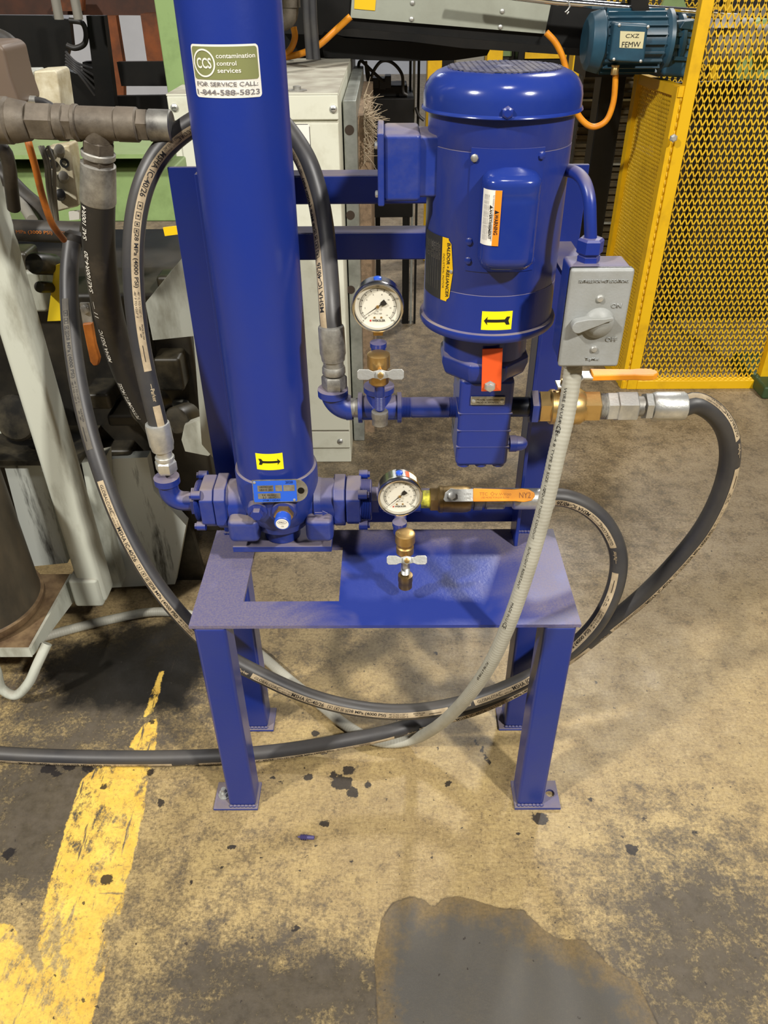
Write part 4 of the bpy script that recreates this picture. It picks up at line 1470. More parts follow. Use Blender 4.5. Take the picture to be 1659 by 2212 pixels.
q.lathe((tx_, LY, LZ), (0, 0, 1), [(0, .0178), (.026, .0178), (.0268, .0215), (.0345, .0215), (.0352, .014)], 32)
q.build('tee', BLUE, pipe)
pr = [(0, .0138)]
L_ = xu(992) - xu(866)
for k in range(8):
    pr += [(.002 + k * .0016, .0149), (.0028 + k * .0016, .0140)]
pr += [(.016, .0148), (L_ - .016, .0148)]
for k in range(8):
    pr += [(L_ - .015 + k * .0016, .0149), (L_ - .0142 + k * .0016, .0140)]
pr += [(L_, .0138)]
MB().lathe((xu(866), LY, LZ), (1, 0, 0), pr, 32).build('pipe', BLUE, pipe)

# ------------------------------------------------------------------ gauges


def gauge(c, needle_deg, parent_label, yaw=0.0, sticker=False):
    r = .0335
    g = thing('pressure_gauge', c - Vector((0, 0, r)), parent_label, 'gauge', 'pressure gauges')
    n = Vector((math.sin(yaw), -math.cos(yaw), 0))
    u = Vector((math.cos(yaw), math.sin(yaw), 0))
    fn = lambda a, b, h=0.0: c + u * a + Vector((0, 0, 1)) * b + n * h
    MB().lathe(fn(0, 0, -.030), n, [(0, r * .80), (.002, r * .93), (.0242, r * .94), (.0247, r * .9)], 48).build('case', STAINLESS, g)
    MB().ring(fn(0, 0, -.006), n, [(0, r * .93), (0, r * .99), (.0015, r), (.006, r), (.0085, r * .97), (.0092, r * .92), (.0085, r * .875), (.004, r * .86), (0, r * .86)], 56).build('bezel', STAINLESS, g)
    q = MB()
    q.add([fn(r * .9 * math.cos(t), r * .9 * math.sin(t), -.0035) for t in [2 * math.pi * k / 48 for k in range(48)]], [tuple(range(48))])
    dial = q.build('dial', DIALW, g)
    q = MB()
    F = lambda a, b: fn(a, b, -.0031)
    rs = r * .70
    for k in range(61):
        a = math.radians(225 - 270 * k / 60)
        l0, l1 = (rs * .86, rs * 1.02) if k % 5 == 0 else (rs * .94, rs * 1.02)
        w = .00032 if k % 5 == 0 else .0002
        c_, s_ = math.cos(a), math.sin(a)
        put_poly(q, F, [(l0 * c_ - w * s_, l0 * s_ + w * c_), (l0 * c_ + w * s_, l0 * s_ - w * c_), (l1 * c_ + w * s_, l1 * s_ - w * c_), (l1 * c_ - w * s_, l1 * s_ + w * c_)])
        if k < 60:
            a2 = math.radians(225 - 270 * (k + 1) / 60)
            for ra in (rs, rs * .90):
                put_poly(q, F, [(ra * c_, ra * s_), ((ra + .00025) * c_, (ra + .00025) * s_), ((ra + .00025) * math.cos(a2), (ra + .00025) * math.sin(a2)), (ra * math.cos(a2), ra * math.sin(a2))])
    for k, s in enumerate(('0', '50', '100', '150', '200')):
        a = math.radians(225 - 270 * k / 4)
        put_text(q, s, F, rs * 1.13 * math.cos(a), rs * 1.13 * math.sin(a), height=.0022)
    for k, s in enumerate(('0', '2', '4', '6', '8', '10', '12', '14')):
        a = math.radians(225 - 270 * k / 7)
        put_text(q, s, F, rs * .70 * math.cos(a), rs * .70 * math.sin(a), height=.0018)
    put_text(q, 'psi', F, 0, -r * .20, height=.0018)
    put_text(q, 'kPa x 100', F, 0, -r * .28, width=.010)
    put_text(q, 'WEKSLER', F, .001, -r * .56, width=.017, bold=.02)
    q.build('dial_marks', INK, dial)
    q = MB()
    put_rect(q, F, -.0105, -.0085, -r * .56 - .0012, -r * .56 + .0012)
    q.build('maker_mark', mat('red_print', lin(200, 50, 40), .5) if 'red_print' not in MATS else MATS['red_print'], dial)
    for s in (-1, 1):
        MB().lathe(fn(s * .0044, -r * .44, -.0034), n, [(0, .0014), (.0008, .0012)], 10).build('dial_screw', BRASS, dial)
    q = MB()
    a = math.radians(needle_deg)
    c_, s_ = math.cos(a), math.sin(a)
    P = lambda l, w: fn(l * c_ - w * s_, l * s_ + w * c_, -.0018)
    q.prism([P(r * .70, 0), P(0, .0007), P(-r * .12, .0007), P(-r * .20, .0030), P(-r * .36, .0036), P(-r * .36, -.0036), P(-r * .20, -.0030), P(-r * .12, -.0007), P(0, -.0007)], n * .0004)
    nd = q.build('needle', INK, g)
    MB().lathe(fn(0, 0, -.002), n, [(0, .0022), (.0014, .0020), (.0018, .001)], 14).build('needle_hub', BRASS, nd)
    q = MB()
    q.add([fn(r * .89 * math.cos(t), r * .89 * math.sin(t), .0004) for t in [2 * math.pi * k / 48 for k in range(48)]], [tuple(range(48))])
    q.build('lens', LENS, g)
    MB().lathe(fn(0, r * .925, -.017), (0, 0, 1), [(0, .0052), (.0022, .0050), (.0030, .0035)], 18).build('vent_plug', CAPBLUE, g)
    if sticker:
        for nm_, m_, p0, p1, y0, y1 in (('caution_label', REDORANGE, .30, .48, -.024, -.009), ('caution_text_label', WHITE, .48, .95, -.024, -.009)):
            q = MB()
            put_rect(q, lambda a_, b_: fn((r * .945) * math.sin(a_), (r * .945) * math.cos(a_), b_), p0, p1, y0, y1, 0, 8)
            q.build(nm_, m_, g)
    MB().box((c.x - .0065, c.y + .012, c.z - r - .010), (c.x + .0065, c.y + .025, c.z - r * .88)).build('stem', BRASS, g, bevel=.001)
    return g


G1 = at(816, 664, Y=.950)
gauge(G1, 214, 'upper round steel pressure gauge above the tee by the pump', 0.0)
G2 = at(864, 1074, Y=.934)
gauge(G2, 223, 'lower round steel pressure gauge with orange label by the yellow valve handle', 0.05, True)


def sampler(gc, y_fit, y_body, y_handle, y_nip, y_cap, px, Yc, label, tilt, back_to, capm):
    """blue fitting, brass cock with a butterfly handle, nipple and cap"""
    Yf = gc.y + .0185
    zf0, zf1 = at(px, y_fit[0], Y=Yf).z, at(px, y_fit[1], Y=Yf).z
    s = thing('sample_valve', (gc.x, Yc, at(px, y_cap[1], Y=Yc).z), label, 'valve', 'brass sample valves')
    q = MB().lathe((gc.x, Yf, zf0), (0, 0, -1), [(0, .009), (.0008, .0112), (.007, .0112), (.008, .0098), (max(zf0 - zf1, .012), .0098)], 24)
    if back_to:
        q.cyl((gc.x, Yf, zf1 + .006), (back_to[0], back_to[1], back_to[2]), .0095)
    q.build('coupling', BLUE, s)
    zb0, zb1 = at(px, y_body[0], Y=Yc).z, at(px, y_body[1], Y=Yc).z
    H = zb0 - zb1
    cxm_ = at(px, (y_body[0] + y_body[1]) / 2, Y=Yc).x
    q = MB().lathe((cxm_, Yc, zb0), (0, 0, -1), [(0, .006), (.0006, .0125), (.002, .0150), (H * .42, .0152), (H * .46, .0125), (H * .60, .0115), (H * .64, .0135), (H * .92, .0135), (H, .010)], 28)
    q.cyl((cxm_, Yc - .002, zb0 - H * .35), (gc.x, Yf, zf1 + .004), .0085)
    q.build('valve_body', BRASS, s)
    zh = at(px, (y_handle[0] + y_handle[1]) / 2, Y=Yc - .022).z
    hxc = at(px + (0 if tilt == 0 else 4), y_handle[0], Y=Yc - .022).x
    hn = Vector((0, -math.cos(tilt), math.sin(tilt)))
    hu, hv = Vector((1, 0, 0)), Vector((0, math.sin(tilt), math.cos(tilt)))
    hp = lambda a, b, h=0: Vector((hxc, Yc - .022, zh)) + hu * a + hv * b + hn * h
    q = MB()
    for sg in (-1, 1):
        q.prism([hp(sg * a, b) for a, b in ((0, -.0065), (.010, -.0045), (.016, -.0070), (.028, -.0070), (.0305, -.004), (.0305, .004), (.028, .0070), (.016, .0068), (.010, .0040), (0, .0065))], hn * .0022)
    hd_ = q.build('butterfly_handle', STEEL, s, bevel=.0006)
    MB().lathe(hp(0, 0, .002), hn, [(0, .0065), (.0045, .0065), (.005, .005)], 6).build('handle_nut', STEEL, hd_)
    MB().lathe(hp(0, 0, .006), hn, [(0, .0042), (.003, .0040), (.0034, .003)], 16).build('stem_end', BRASS, hd_)
    MB().cyl(hp(0, 0, -.018), hp(0, 0, 0), .0055).build('stem', BRASS, s)
    Yn = Yc - .004
    zn0_, zn1_ = at(px, y_nip[0], Y=Yn).z, at(px, y_nip[1], Y=Yn).z
    pr = [(0, .0066)]
    k = 0
    Ln = zn0_ - zn1_
    n_ = 10
    for k in range(n_):
        pr += [(Ln * (.5 + .5 * k / n_), .0070), (Ln * (.5 + .5 * (k + .5) / n_), .0064)]
    pr += [(Ln, .0064)]
    MB().lathe((cxm_ + .001, Yn, zn0_ + .006), (0, 0, -1), pr, 20).build('nipple', BLUE if capm is STEEL_D else STEEL, s)
    zc0, zc1 = at(px, y_cap[0], Y=Yn).z, at(px, y_cap[1], Y=Yn).z
    Hc = zc0 - zc1
    MB().lathe((cxm_ + .001, Yn, zc0 + .004), (0, 0, -1), [(0, .0080), (.0008, .0115), (Hc * .45, .0117), (Hc * .5, .0110), (Hc * .95, .0110), (Hc, .009)], 24).build('cap', capm, s)
    return s


sampler(G1, (738, 768), (762, 830), (797, 820), (832, 893), (893, 922), 818, .944, 'brass sample valve with butterfly handle below the upper gauge', .25, (tx_, LY, LZ + .035), STEEL_D)
sampler(G2, (1126, 1150), (1150, 1196), (1199, 1220), (1216, 1245), (1245, 1272), 875, .930, 'brass sample valve with butterfly handle below the lower gauge', .55, (xf(868), FY, AZ + .004), BRASS_D)

# ------------------------------------------------------------------ lower valve line
lv = thing('ball_valve', (xl(960), FY, AZ - .02), 'brass ball valve with yellow flat handle beside the lower gauge', 'valve', 'ball valves')
MB().lathe((xl(799), FY, AZ), (1, 0, 0), [(0, .020), (.001, .0235), (xl(818) - xl(799), .0235), (xl(820) - xl(799), .018)], 6).build('hex_bushing', BLUE_D, lv)
MB().lathe((xl(816), FY, AZ), (1, 0, 0), [(0, .0165), (.008, .0165), (.0085, .0205), (.016, .0205), (.017, .0172), (xl(908) - xl(816) - .016, .0172), (xl(908) - xl(816) - .015, .0205), (xl(908) - xl(816), .0205)], 28).build('tee', BLUE, lv)
MB().lathe((xl(906), FY, AZ), (1, 0, 0), [(0, .0148), (xl(935) - xl(906), .0148)], 24).build('nipple', mat('pipe_tape_yellow', lin(206, 200, 60), .6, 0, lin(70, 66, 40), 50), lv)
MB().lathe((xl(928), FY, AZ), (1, 0, 0), [(0, .0185), (.001, .0205), (xl(946) - xl(928), .0205), (xl(947) - xl(928), .018)], 6).build('hex_end', BRASS_D, lv)
MB().lathe((xl(945), FY, AZ), (1, 0, 0), [(0, .0195), (.003, .0225), (.008, .0225), (.0085, .0215), (.040, .0222), (.048, .0215), (.054, .0190), (xl(1016) - xl(945), .0185)], 32).build('valve_body', BRASS_D, lv)
MB().lathe((xl(1014), FY, AZ), (1, 0, 0), [(0, .0160), (xl(1022) - xl(1014), .0160), (xl(1023) - xl(1014), .0185), (xl(1040) - xl(1014), .0185), (xl(1041) - xl(1014), .0140), (xl(1052) - xl(1014), .0140)], 20).build('adapter', STEEL_D, lv)
HN = Vector((0, -.86, .51)).normalized()
hv = Vector((0, .51, .86)).normalized()
hc = at(976, 1070, Y=FY - .034)
HP = lambda a, b, h=0.0: hc + Vector((1, 0, 0)) * a + hv * b + HN * h
MB().cyl(hc - HN * .022, hc + HN * .001, .0085).build('stem', BRASS_D, lv)
k_ = 1.255 / F_PX
q = MB()
q.prism([HP(a * k_, b * k_) for a, b in ((-18, -8), (-14, -13), (48, -13), (48, 13), (8, 13), (-2, 15), (-14, 6))], HN * .0028)
lev = q.build('lever', STEEL, lv, bevel=.0006)
MB().lathe(HP(0, 0, .0025), HN, [(0, .0085), (.001, .0085), (.0011, .0062), (.005, .0062), (.0055, .005)], 6).build('lever_nut', STEEL, lev)
q = MB()
q.prism([HP(a * k_, b * k_, -.0012) for a, b in ((44, -13.5), (132, -13), (150, -15), (166, -12), (173, -3), (172, 5), (160, 12), (146, 14), (130, 12), (44, 14.5))], HN * .0056)
slv = q.build('handle_sleeve', ORANGE, lv, bevel=.0016, label='yellow orange vinyl handle sleeve')
q = MB()
HF = lambda a, b: HP(a, b, .0046)
put_text(q, 'TTC  \u25c7\u2228.\u2228-\u2228oo', HF, 90 * k_, 3 * k_, width=.050)
put_text(q, 'USE MORE TORQUE SLOW', HF, 90 * k_, -5 * k_, width=.044)
put_text(q, 'NY2', HF, 152 * k_, 0, width=.018, height=.009)
q.build('lettering', ORANGE_D, slv, kind='stuff')
q = MB()
put_text(q, 'LOVE', lambda a, b: HP(a, b, .0031), 33 * k_, 3 * k_, width=.011)
put_text(q, 'QAR', lambda a, b: HP(a, b, .0031), 33 * k_, -6 * k_, width=.010)
q.build('lettering', STEEL_D, lev, kind='stuff')

# ------------------------------------------------------------------ upper right valve line
uv = thing('ball_valve', (xu(1225), LY, LZ - .022), 'brass ball valve with orange handle to the right of the pump', 'valve', 'ball valves')
MB().lathe((xu(1100), LY, LZ), (1, 0, 0), [(0, .0142), (xu(1146) - xu(1100), .0142)], 28).build('nipple', BLACKPIPE, uv)
MB().lathe((xu(1142), LY, LZ), (1, 0, 0), [(0, .021), (.002, .0255), (xu(1158) - xu(1142), .0255), (xu(1162) - xu(1142), .021)], 6).build('hex_bushing', BLUE_D, uv)
MB().lathe((xu(1160), LY, LZ), (1, 0, 0), [(0, .020), (.002, .0240), (xu(1186) - xu(1160), .0240), (xu(1187) - xu(1160), .021)], 6).build('hex_end', BRASS, uv)
MB().lathe((xu(1185), LY, LZ), (1, 0, 0), [(0, .0230), (.002, .0250), (.007, .0250), (.0075, .0235), (.012, .0235), (.0125, .0250), (.030, .0262), (.044, .0255), (.048, .0225), (xu(1260) - xu(1185), .0220)], 36).build('valve_body', BRASS, uv)
MB().lathe((xu(1257), LY, LZ), (1, 0, 0), [(0, .0215), (.001, .0232), (xu(1290) - xu(1257), .0232), (xu(1293) - xu(1257), .020)], 6).build('hex_end', BRASS, uv)
pr = []
for k in range(6):
    pr += [(.0016 * k, .0185), (.0016 * k + .0008, .0176)]
MB().lathe((xu(1291), LY, LZ), (1, 0, 0), pr + [(xu(1310) - xu(1291), .0165)], 28).build('thread', STEEL_D, uv)
MB().lathe((xu(1307), LY, LZ), (1, 0, 0), [(0, .0190), (.001, .0212), (xu(1328) - xu(1307), .0212), (xu(1330) - xu(1307), .018)], 6).build('hex_adapter', STEEL, uv)
zh = at(1340, 812, Y=LY - .004).z
hx0, hx1, hx2 = xa(1226, LY, zh), xa(1276, LY, zh), xa(1420, LY, zh)
q = MB()
q.cyl((hx0, LY, LZ + .020), (hx0, LY, zh - .010), .0085)
q.lathe((hx0, LY, zh - .014), (0, 0, 1), [(0, .0080), (.007, .0080)], 6)
q.build('stem', BRASS, uv)
q = MB()
q.prism([(hx0 - .014, LY - .011, zh - .016), (hx0 + .008, LY - .011, zh - .016), (hx0 + .020, LY - .011, zh - .002), (hx1 + .006, LY - .011, zh - .002), (hx1 + .006, LY - .011, zh + .001), (hx0 + .019, LY - .011, zh + .001), (hx0 + .0065, LY - .011, zh - .013), (hx0 - .014, LY - .011, zh - .013)], (0, .022, 0))
q.build('lever', STEEL, uv, bevel=.0006)
q = MB()
out = [(hx1, -.0115), (hx1 + .058, -.0095), (hx2 - .022, -.0115), (hx2 - .008, -.0105), (hx2 - .001, -.005), (hx2, 0), (hx2 - .001, .005), (hx2 - .008, .0105), (hx2 - .022, .0115), (hx1 + .058, .0095), (hx1, .0115)]
q.prism([(a, LY + b_, zh - .0045) for a, b_ in out], (0, 0, .009))
q.build('handle_sleeve', ORANGE, uv, bevel=.002, label='orange vinyl handle sleeve')

# ------------------------------------------------------------------ switch box
SY = .846
c00, c10 = at(1229, 581, Y=SY), at(1366, 581, Y=SY)
c01, c11 = at(1210, 796, Y=SY), at(1342, 791, Y=SY)
sx0, sx1 = (c00.x + c01.x) / 2, (c10.x + c11.x) / 2
sz1, sz0 = (c00.z + c10.z) / 2, (c01.z + c11.z) / 2
sb = thing('switch_box', ((sx0 + sx1) / 2, SY + .03, sz0), 'grey weatherproof switch box with lever marked on and off', 'switch')
MB().box((sx0 + .001, SY + .012, sz0 + .003), (sx1 - .001, SY + .053, sz1 - .001)).build('back_box', BLUE_D, sb, bevel=.004, seg=3)
MB().box((sx0 + .0005, SY + .007, sz0 + .002), (sx1 - .0005, SY + .0125, sz1 - .0005)).build('gasket', BLACKP, sb, bevel=.002)
cv = MB().box((sx0, SY, sz0), (sx1, SY + .0075, sz1)).build('cover', GREYP, sb, bevel=.0045, seg=4)
SP = on_plane((0, SY - .0003, 0), (1, 0, 0), (0, 0, 1))
q = MB()
SE = lambda a, b_: Vector((a, SY - .0003, b_))
ccx = (sx0 + sx1) / 2
put_text(q, 'SUITABLE FOR WET LOCATIONS', SE, ccx + .002, sz1 - .0135, width=.055, height=.0036, bold=.02)
put_text(q, 'ON', SE, at(1331, 660, Y=SY).x, at(1331, 660, Y=SY).z, height=.0055, bold=.01)
put_text(q, 'OFF', SE, at(1320, 733, Y=SY).x, at(1320, 733, Y=SY).z, height=.0055, bold=.01)
put_text(q, 'TayMac', SE, at(1278, 776, Y=SY).x, at(1278, 776, Y=SY).z, height=.0050, bold=.02)
lt = q.build('raised_lettering', GREYP, cv)
md = lt.modifiers.new('relief', 'SOLIDIFY')
md.thickness, md.offset = .0008, 0
q = MB()
kc = at(1292, 698, Y=SY)
MB().lathe((kc.x, SY + .001, kc.z), (0, -1, 0), [(0, .0185), (.002, .0180), (.006, .0150), (.0095, .0095), (.011, .003)], 40).build('lever_hub', GREYP, cv)
la, lb = at(1250, 708, Y=SY - .012), at(1324, 690, Y=SY - .012)
dd = (lb - la)
lu, lvv = dd.normalized(), Vector((-dd.normalized().z, 0, dd.normalized().x))
LP = lambda a, b_: la + lu * a + lvv * b_
Ld = dd.length
q = MB()
outl = [LP(.0075 * math.cos(t) , .0075 * math.sin(t)) for t in [math.pi * (.5 + k / 10) for k in range(11)]] + [LP(.012, -.0055), LP(.022, -.0042), (LP(Ld * .8, -.0026)), LP(Ld, -.0022), LP(Ld + .0012, 0), LP(Ld, .0022), LP(Ld * .8, .0026), LP(.022, .0046), LP(.012, .0068)]
q.prism(outl, (0, .012, 0))
q.build('lever', GREYP, cv, bevel=.0015)
for a, b_ in ((1296, 645), (1283, 754)):
    p = at(a, b_, Y=SY)
    so = MB().lathe((p.x, SY + .0005, p.z), (0, -1, 0), [(0, .0044), (.0015, .0042), (.003, .0030), (.0033, .001)], 20).build('cover_screw', STEEL, cv)
# blue gland and painted whip between motor and box
wp = thing('cable_whip', (sx0 + .03, SY + .04, sz1), 'short blue painted cable whip with gland on top of the switch box', 'cable')
gl = at(1273, 545, Y=SY + .034)
gz = sz1 - .001
gx = xa(1273, SY + .033, gz + .01)
gy = SY + .033
q = MB().lathe((gx, gy, gz), (0, 0, 1), [(0, .0130), (.006, .0130), (.0062, .0118), (.0085, .0118)], 6)
q.build('lock_nut', BLUE, wp)
MB().lathe((gx, gy, gz + .008), (0, 0, 1), [(0, .0130), (.002, .0150), (.015, .0150), (.0175, .0125), (.018, .008)], 6).build('gland_nut', BLUE, wp)
ws = [(gx, gy, gz + .020), at(1275, 475, Y=gy + .001), at(1273, 430, Y=gy + .006), at(1264, 396, Y=gy + .018), at(1248, 376, Y=gy + .042), at(1224, 367, Y=gy + .078)]
MB().tube(smooth_path(ws, .004), .0070, 18).build('cable', BLUE, wp)

# ------------------------------------------------------------------ grey conduit
cp = [Vector((xa(1238, SY + .03, sz0), SY + .030, sz0 + .004)), Vector((xa(1236, SY + .03, sz0 - .02), SY + .028, sz0 - .02)), at(1222, 900, Y=.862), at(1203, 980, Y=.852), at(1183, 1070, Y=.846), at(1160, 1160, Y=.842), at(1133, 1250, Y=.838), at(1100, 1345, Y=.836), at(1064, 1425, Y=.845), at(1022, 1490, Y=.872), at(978, 1540, Y=.912), at(938, 1573, Y=.962),
      at(890, 1597, Z=.021), at(846, 1604, Z=.0125), at(800, 1596, Z=.0118), at(748, 1567, Z=.0118), at(690, 1520, Z=.0118), at(625, 1468, Z=.0118), at(560, 1412, Z=.0118), at(490, 1362, Z=.0118), at(410, 1328, Z=.0118), at(330, 1322, Z=.0118), at(240, 1338, Z=.0118), at(150, 1360, Z=.0118), at(60, 1386, Z=.0118)]
cpath = smooth_path(cp, .0016)
cond = thing('flexible_conduit', (.2, .86, 0), 'grey ribbed flexible conduit dropping from the switch box to the floor', 'conduit')
rad = [.0113 + .00018 * math.sin(i * 2 * math.pi * .0016 / .0056) for i in range(len(cpath))]
MB().tube(cpath, rad, 18).build('conduit', CONDUIT, cond, sharp=180)
hCo = Hose(cpath[::4], .0114, [(0, -.55), (.35, -.35), (1, -.3)])
q = MB()
rr = random.Random(2)
for (px_, py_, s, wd, hg) in ((1232, 870, 'WIRE IN/USA', .045, .0038), (1218, 925, 'CE', .009, .0065), (1207, 985, 'PC/9E-4 8 TYPE EF SIZE 1/2"', .100, .0036), (1176, 1110, 'LIQUID TIGHT CONDUIT', .080, .0036), (1150, 1225, 'SUNLIGHT RESISTANT', .072, .0036), (1116, 1318, 'MADE IN U.S', .04, .0036), (1096, 1347, 'CE', .009, .0065), (1052, 1440, 'PC/9E-4 TYPE EF', .055, .0036)):
    s0_ = hCo.nearest(px_, py_)
    F = hCo.fn(s0_, 0, .0006)
    q = MB()
    put_text(q, s, F, 0, .0, width=wd, height=hg)
    q.build('lettering', INK, cond)
q = MB().lathe((cp[0].x, cp[0].y, sz0 + .002), (0, 0, -1), [(0, .0128), (.010, .0126), (.014, .0118)], 24)
q.build('fitting', PLASTG, cond)
# small blue plastic plug lying on the floor
sp_ = at(662, 1810, Z=.004)
q = MB()
e_ = Vector((1, -.06, 0)).normalized()
prf = [(0, .001), (.004, .0022)]
for k in range(4):
    prf += [(.006 + k * .0034, .0058), (.0075 + k * .0034, .0034)]
prf += [(.021, .0040), (.030, .0036), (.031, .002)]
q.lathe(sp_ - e_ * .016 + Vector((0, 0, .002)), e_, prf, 16)
tag(q.build('plastic_plug', mat('plug_violet', lin(74, 68, 112), .5)), 'small violet ribbed plastic plug lying on the floor', 'plug')

# ------------------------------------------------------------------ machinery behind, left
def slab(name, poly, Y, thick, m, parent=None, bevel=0.0, **k):
    """plate standing at depth Y with its own thickness"""
    return MB().prism([at(a, b, Y=Y) for a, b in poly], (0, thick, 0)).build(name, m, parent, bevel=bevel, **k)


def vbox(px0, px1, py, Y0, Y1, Z0, Z1):
    """upright box whose front face spans px0..px1 at photo row py"""
    return (at(px0, py, Y=Y0).x, Y0, Z0), (at(px1, py, Y=Y0).x, Y1, Z1)


def screw(p, n, r, parent, m=STEEL, name='screw'):
    o = MB().lathe(p, n, [(0, r), (r * .3, r * .95), (r * .6, r * .6), (r * .66, r * .2)], 14)
    n = Vector(n).normalized()
    _, a, b = frame(n)
    s = o.build(name, m, parent)
    return s


press = thing('press_machine', (-.8, 1.5, 0), 'oily grey and white machine frame at the left edge', 'machine')
cl = at(66, 950, Y=1.33).x
MB().box((cl, 1.33, .108), (cl + .058, 1.395, 1.25)).build('column', MGREY, press, bevel=.012, seg=4)
c2_ = at(149, 1265, Y=1.325).x
MB().box((c2_, 1.322, .104), (c2_ + .066, 1.40, .185)).build('column_foot', MGREY, press, bevel=.008, seg=3)
# tray with its rim
t0, t1 = at(60, 1400, Z=.15), at(150, 1240, Z=.15)
MB().prism([(t0.x, t0.y, .150), (t1.x, t1.y, .150), (-1.15, t1.y, .150), (-1.15, t0.y, .150)], (0, 0, -.012)).build('tray', RUST, press)
MB().prism([(t0.x + .001, t0.y, .1505), (t1.x + .001, t1.y, .1505), (t1.x + .001, t1.y, .085), (t0.x + .001, t0.y, .130)], (.006, 0, 0)).build('tray_rim', MGREY, press)
MB().box((-1.15, t0.y - .004, .128), (t0.x + .005, t0.y, .152)).build('tray_rim', MGREY, press)
slab('white_panel', [(-40, 1008), (88, 1000), (146, 1216), (66, 1224), (10, 1010)], 1.42, .02, MWHITE, press)
z_ = at(80, 998, Y=1.40).z
MB().box((-1.3, 1.405, z_ - .012), (at(168, 996, Y=1.40).x, 1.62, z_)).build('shelf', MGREASE, press)
slab('side_panel', [(222, 992), (318, 988), (332, 1060), (402, 1135), (378, 1262), (236, 1270)], 1.50, .03, MWHITE, press)
slab('side_panel_lip', [(176, 1000), (226, 990), (240, 1190), (262, 1268), (230, 1270)], 1.44, .05, MGREY, press)
MB().box((-1.6, 1.56, .14), (at(470, 1100, Y=1.56).x, 2.05, .76)).build('machine_body', MDARK, press, bevel=.01)
MB().box((-1.6, 1.62, .02), (at(400, 1400, Y=1.62).x, 2.05, .15)).build('base_skid', MDARK, press)
slab('gusset_plate', [(398, 552), (424, 556), (470, 1000), (436, 960), (418, 726), (330, 735), (314, 655)], 1.34, .012, MGREY, press)
slab('bracket', [(398, 920), (440, 905), (462, 975), (450, 985), (400, 975), (392, 950)], 1.42, .02, MGREY, press)
slab('lower_bracket', [(318, 1128), (400, 1100), (440, 1240), (430, 1330), (380, 1290), (345, 1240)], 1.54, .02, MGREASE, press)
for k, (a, b, w_, h_, m_) in enumerate(((215, 860, 60, 40, MGREASE), (270, 900, 70, 30, MDARK), (300, 760, 50, 60, MGREASE), (370, 800, 60, 80, MGREASE), (250, 970, 90, 26, MGREASE), (390, 880, 40, 30, MGREY), (70, 620, 70, 90, MGREY), (45, 560, 60, 50, MGREASE), (365, 620, 30, 70, MGREASE))):
    p = at(a, b, Y=1.5 + .01 * k)
    s = 1.6 / F_PX
    MB().box((p.x - w_ * s / 2, 1.48 + .008 * k, p.z - h_ * s / 2), (p.x + w_ * s / 2, 1.60, p.z + h_ * s / 2)).build('machine_block', m_, press, bevel=.008, seg=2)
# round grease-covered collars
MB().ring(at(24, 905, Y=1.50), (0, -.05, 1), [(0, .040), (0, .062), (.004, .066), (.012, .066), (.012, .062), (.006, .058), (.005, .040)], 40).build('round_dish', MGREY, press)
for a, b, r_ in ((90, 570, .020), (100, 620, .011), (390, 905, .030), (322, 880, .035), (45, 900, .05)):
    p = at(a, b, Y=1.46)
    MB().lathe(p, (-.15, -1, .35), [(-.04, r_), (.02, r_), (.025, r_ * .9), (.026, r_ * .5)], 24).build('round_collar', MGREASE, press)
hk = thing('hanging_rod', at(30, 1505, Y=1.12), 'bent greasy rod hanging under the tray', 'rod')
MB().tube(smooth_path([at(-30, 1400, Y=1.14), at(-8, 1450, Y=1.13), at(4, 1488, Y=1.125), at(32, 1502, Y=1.12), at(60, 1478, Y=1.125), at(82, 1432, Y=1.14), at(102, 1390, Y=1.165)], .005), .0105, 14).build('rod', MGREY, hk)
dr = thing('steel_drum', (at(64, 1262, Y=1.26).x - .13, 1.27, .151), 'dark greasy upright drum standing on the tray', 'drum')
dx_ = at(66, 1262, Y=1.26).x - .135
MB().lathe((dx_, 1.27, .151), (0, 0, 1), [(0, .128), (.010, .135), (.022, .135), (.026, .130), (.36, .130), (.365, .125)], 64).build('drum_shell', DRUM, dr)
MB().ring((dx_, 1.27, .153), (0, 0, 1), [(0, .131), (.010, .1375), (.022, .1375), (.024, .131)], 64).build('drum_rim', RUST, dr)

# dirty hydraulic tee
tee = thing('hydraulic_tee', at(210, 300, Y=1.12), 'dirty steel hydraulic tee with large nuts at upper left', 'pipe')
TYY = 1.12
pA, pB = at(-60, 258, Y=TYY), at(366, 272, Y=TYY)
dT = (pB - pA).normalized()
pos_ = lambda px: pA + (pB - pA) * ((px + 60) / 426)


def seg_(px0, px1, r0, n, name, m=FITTING, ch=.0015, r1=None):
    L_ = (pos_(px1) - pos_(px0)).length
    r1 = r0 if r1 is None else r1
    MB().lathe(pos_(px0), dT, [(0, r0 - ch), (ch, r0), (L_ - ch, r1), (L_, r1 - ch)], n, phase=.3).build(name, m, tee)


seg_(-60, 30, .0285, 32, 'pipe_end', ch=.006)
seg_(25, 64, .0270, 32, 'pipe_shoulder', ch=.002, r1=.0235)
seg_(62, 124, .0240, 6, 'hex_nut', ch=.004)
seg_(122, 144, .0225, 32, 'ring')
seg_(142, 164, .0232, 6, 'hex_nut')
seg_(160, 172, .0225, 32, 'collar')
seg_(170, 254, .0205, 32, 'tee_body')
seg_(252, 300, .0212, 32, 'hex_nut', ch=.002)
seg_(299, 324, .0205, 6, 'hex_nut')
seg_(322, 372, .0195, 32, 'pipe_stub', STEEL_D)
b0, b1 = pos_(212), at(212, 430, Y=1.13)
dB = (b1 - b0).normalized()


def bseg(f0, f1, r, n, name, m=FITTING, ch=.0015):
    L_ = (b1 - b0).length
    MB().lathe(b0 + dB * L_ * f0, dB, [(0, r - ch), (ch, r), (L_ * (f1 - f0) - ch, r), (L_ * (f1 - f0), r - ch)], n, phase=.2).build(name, m, tee)


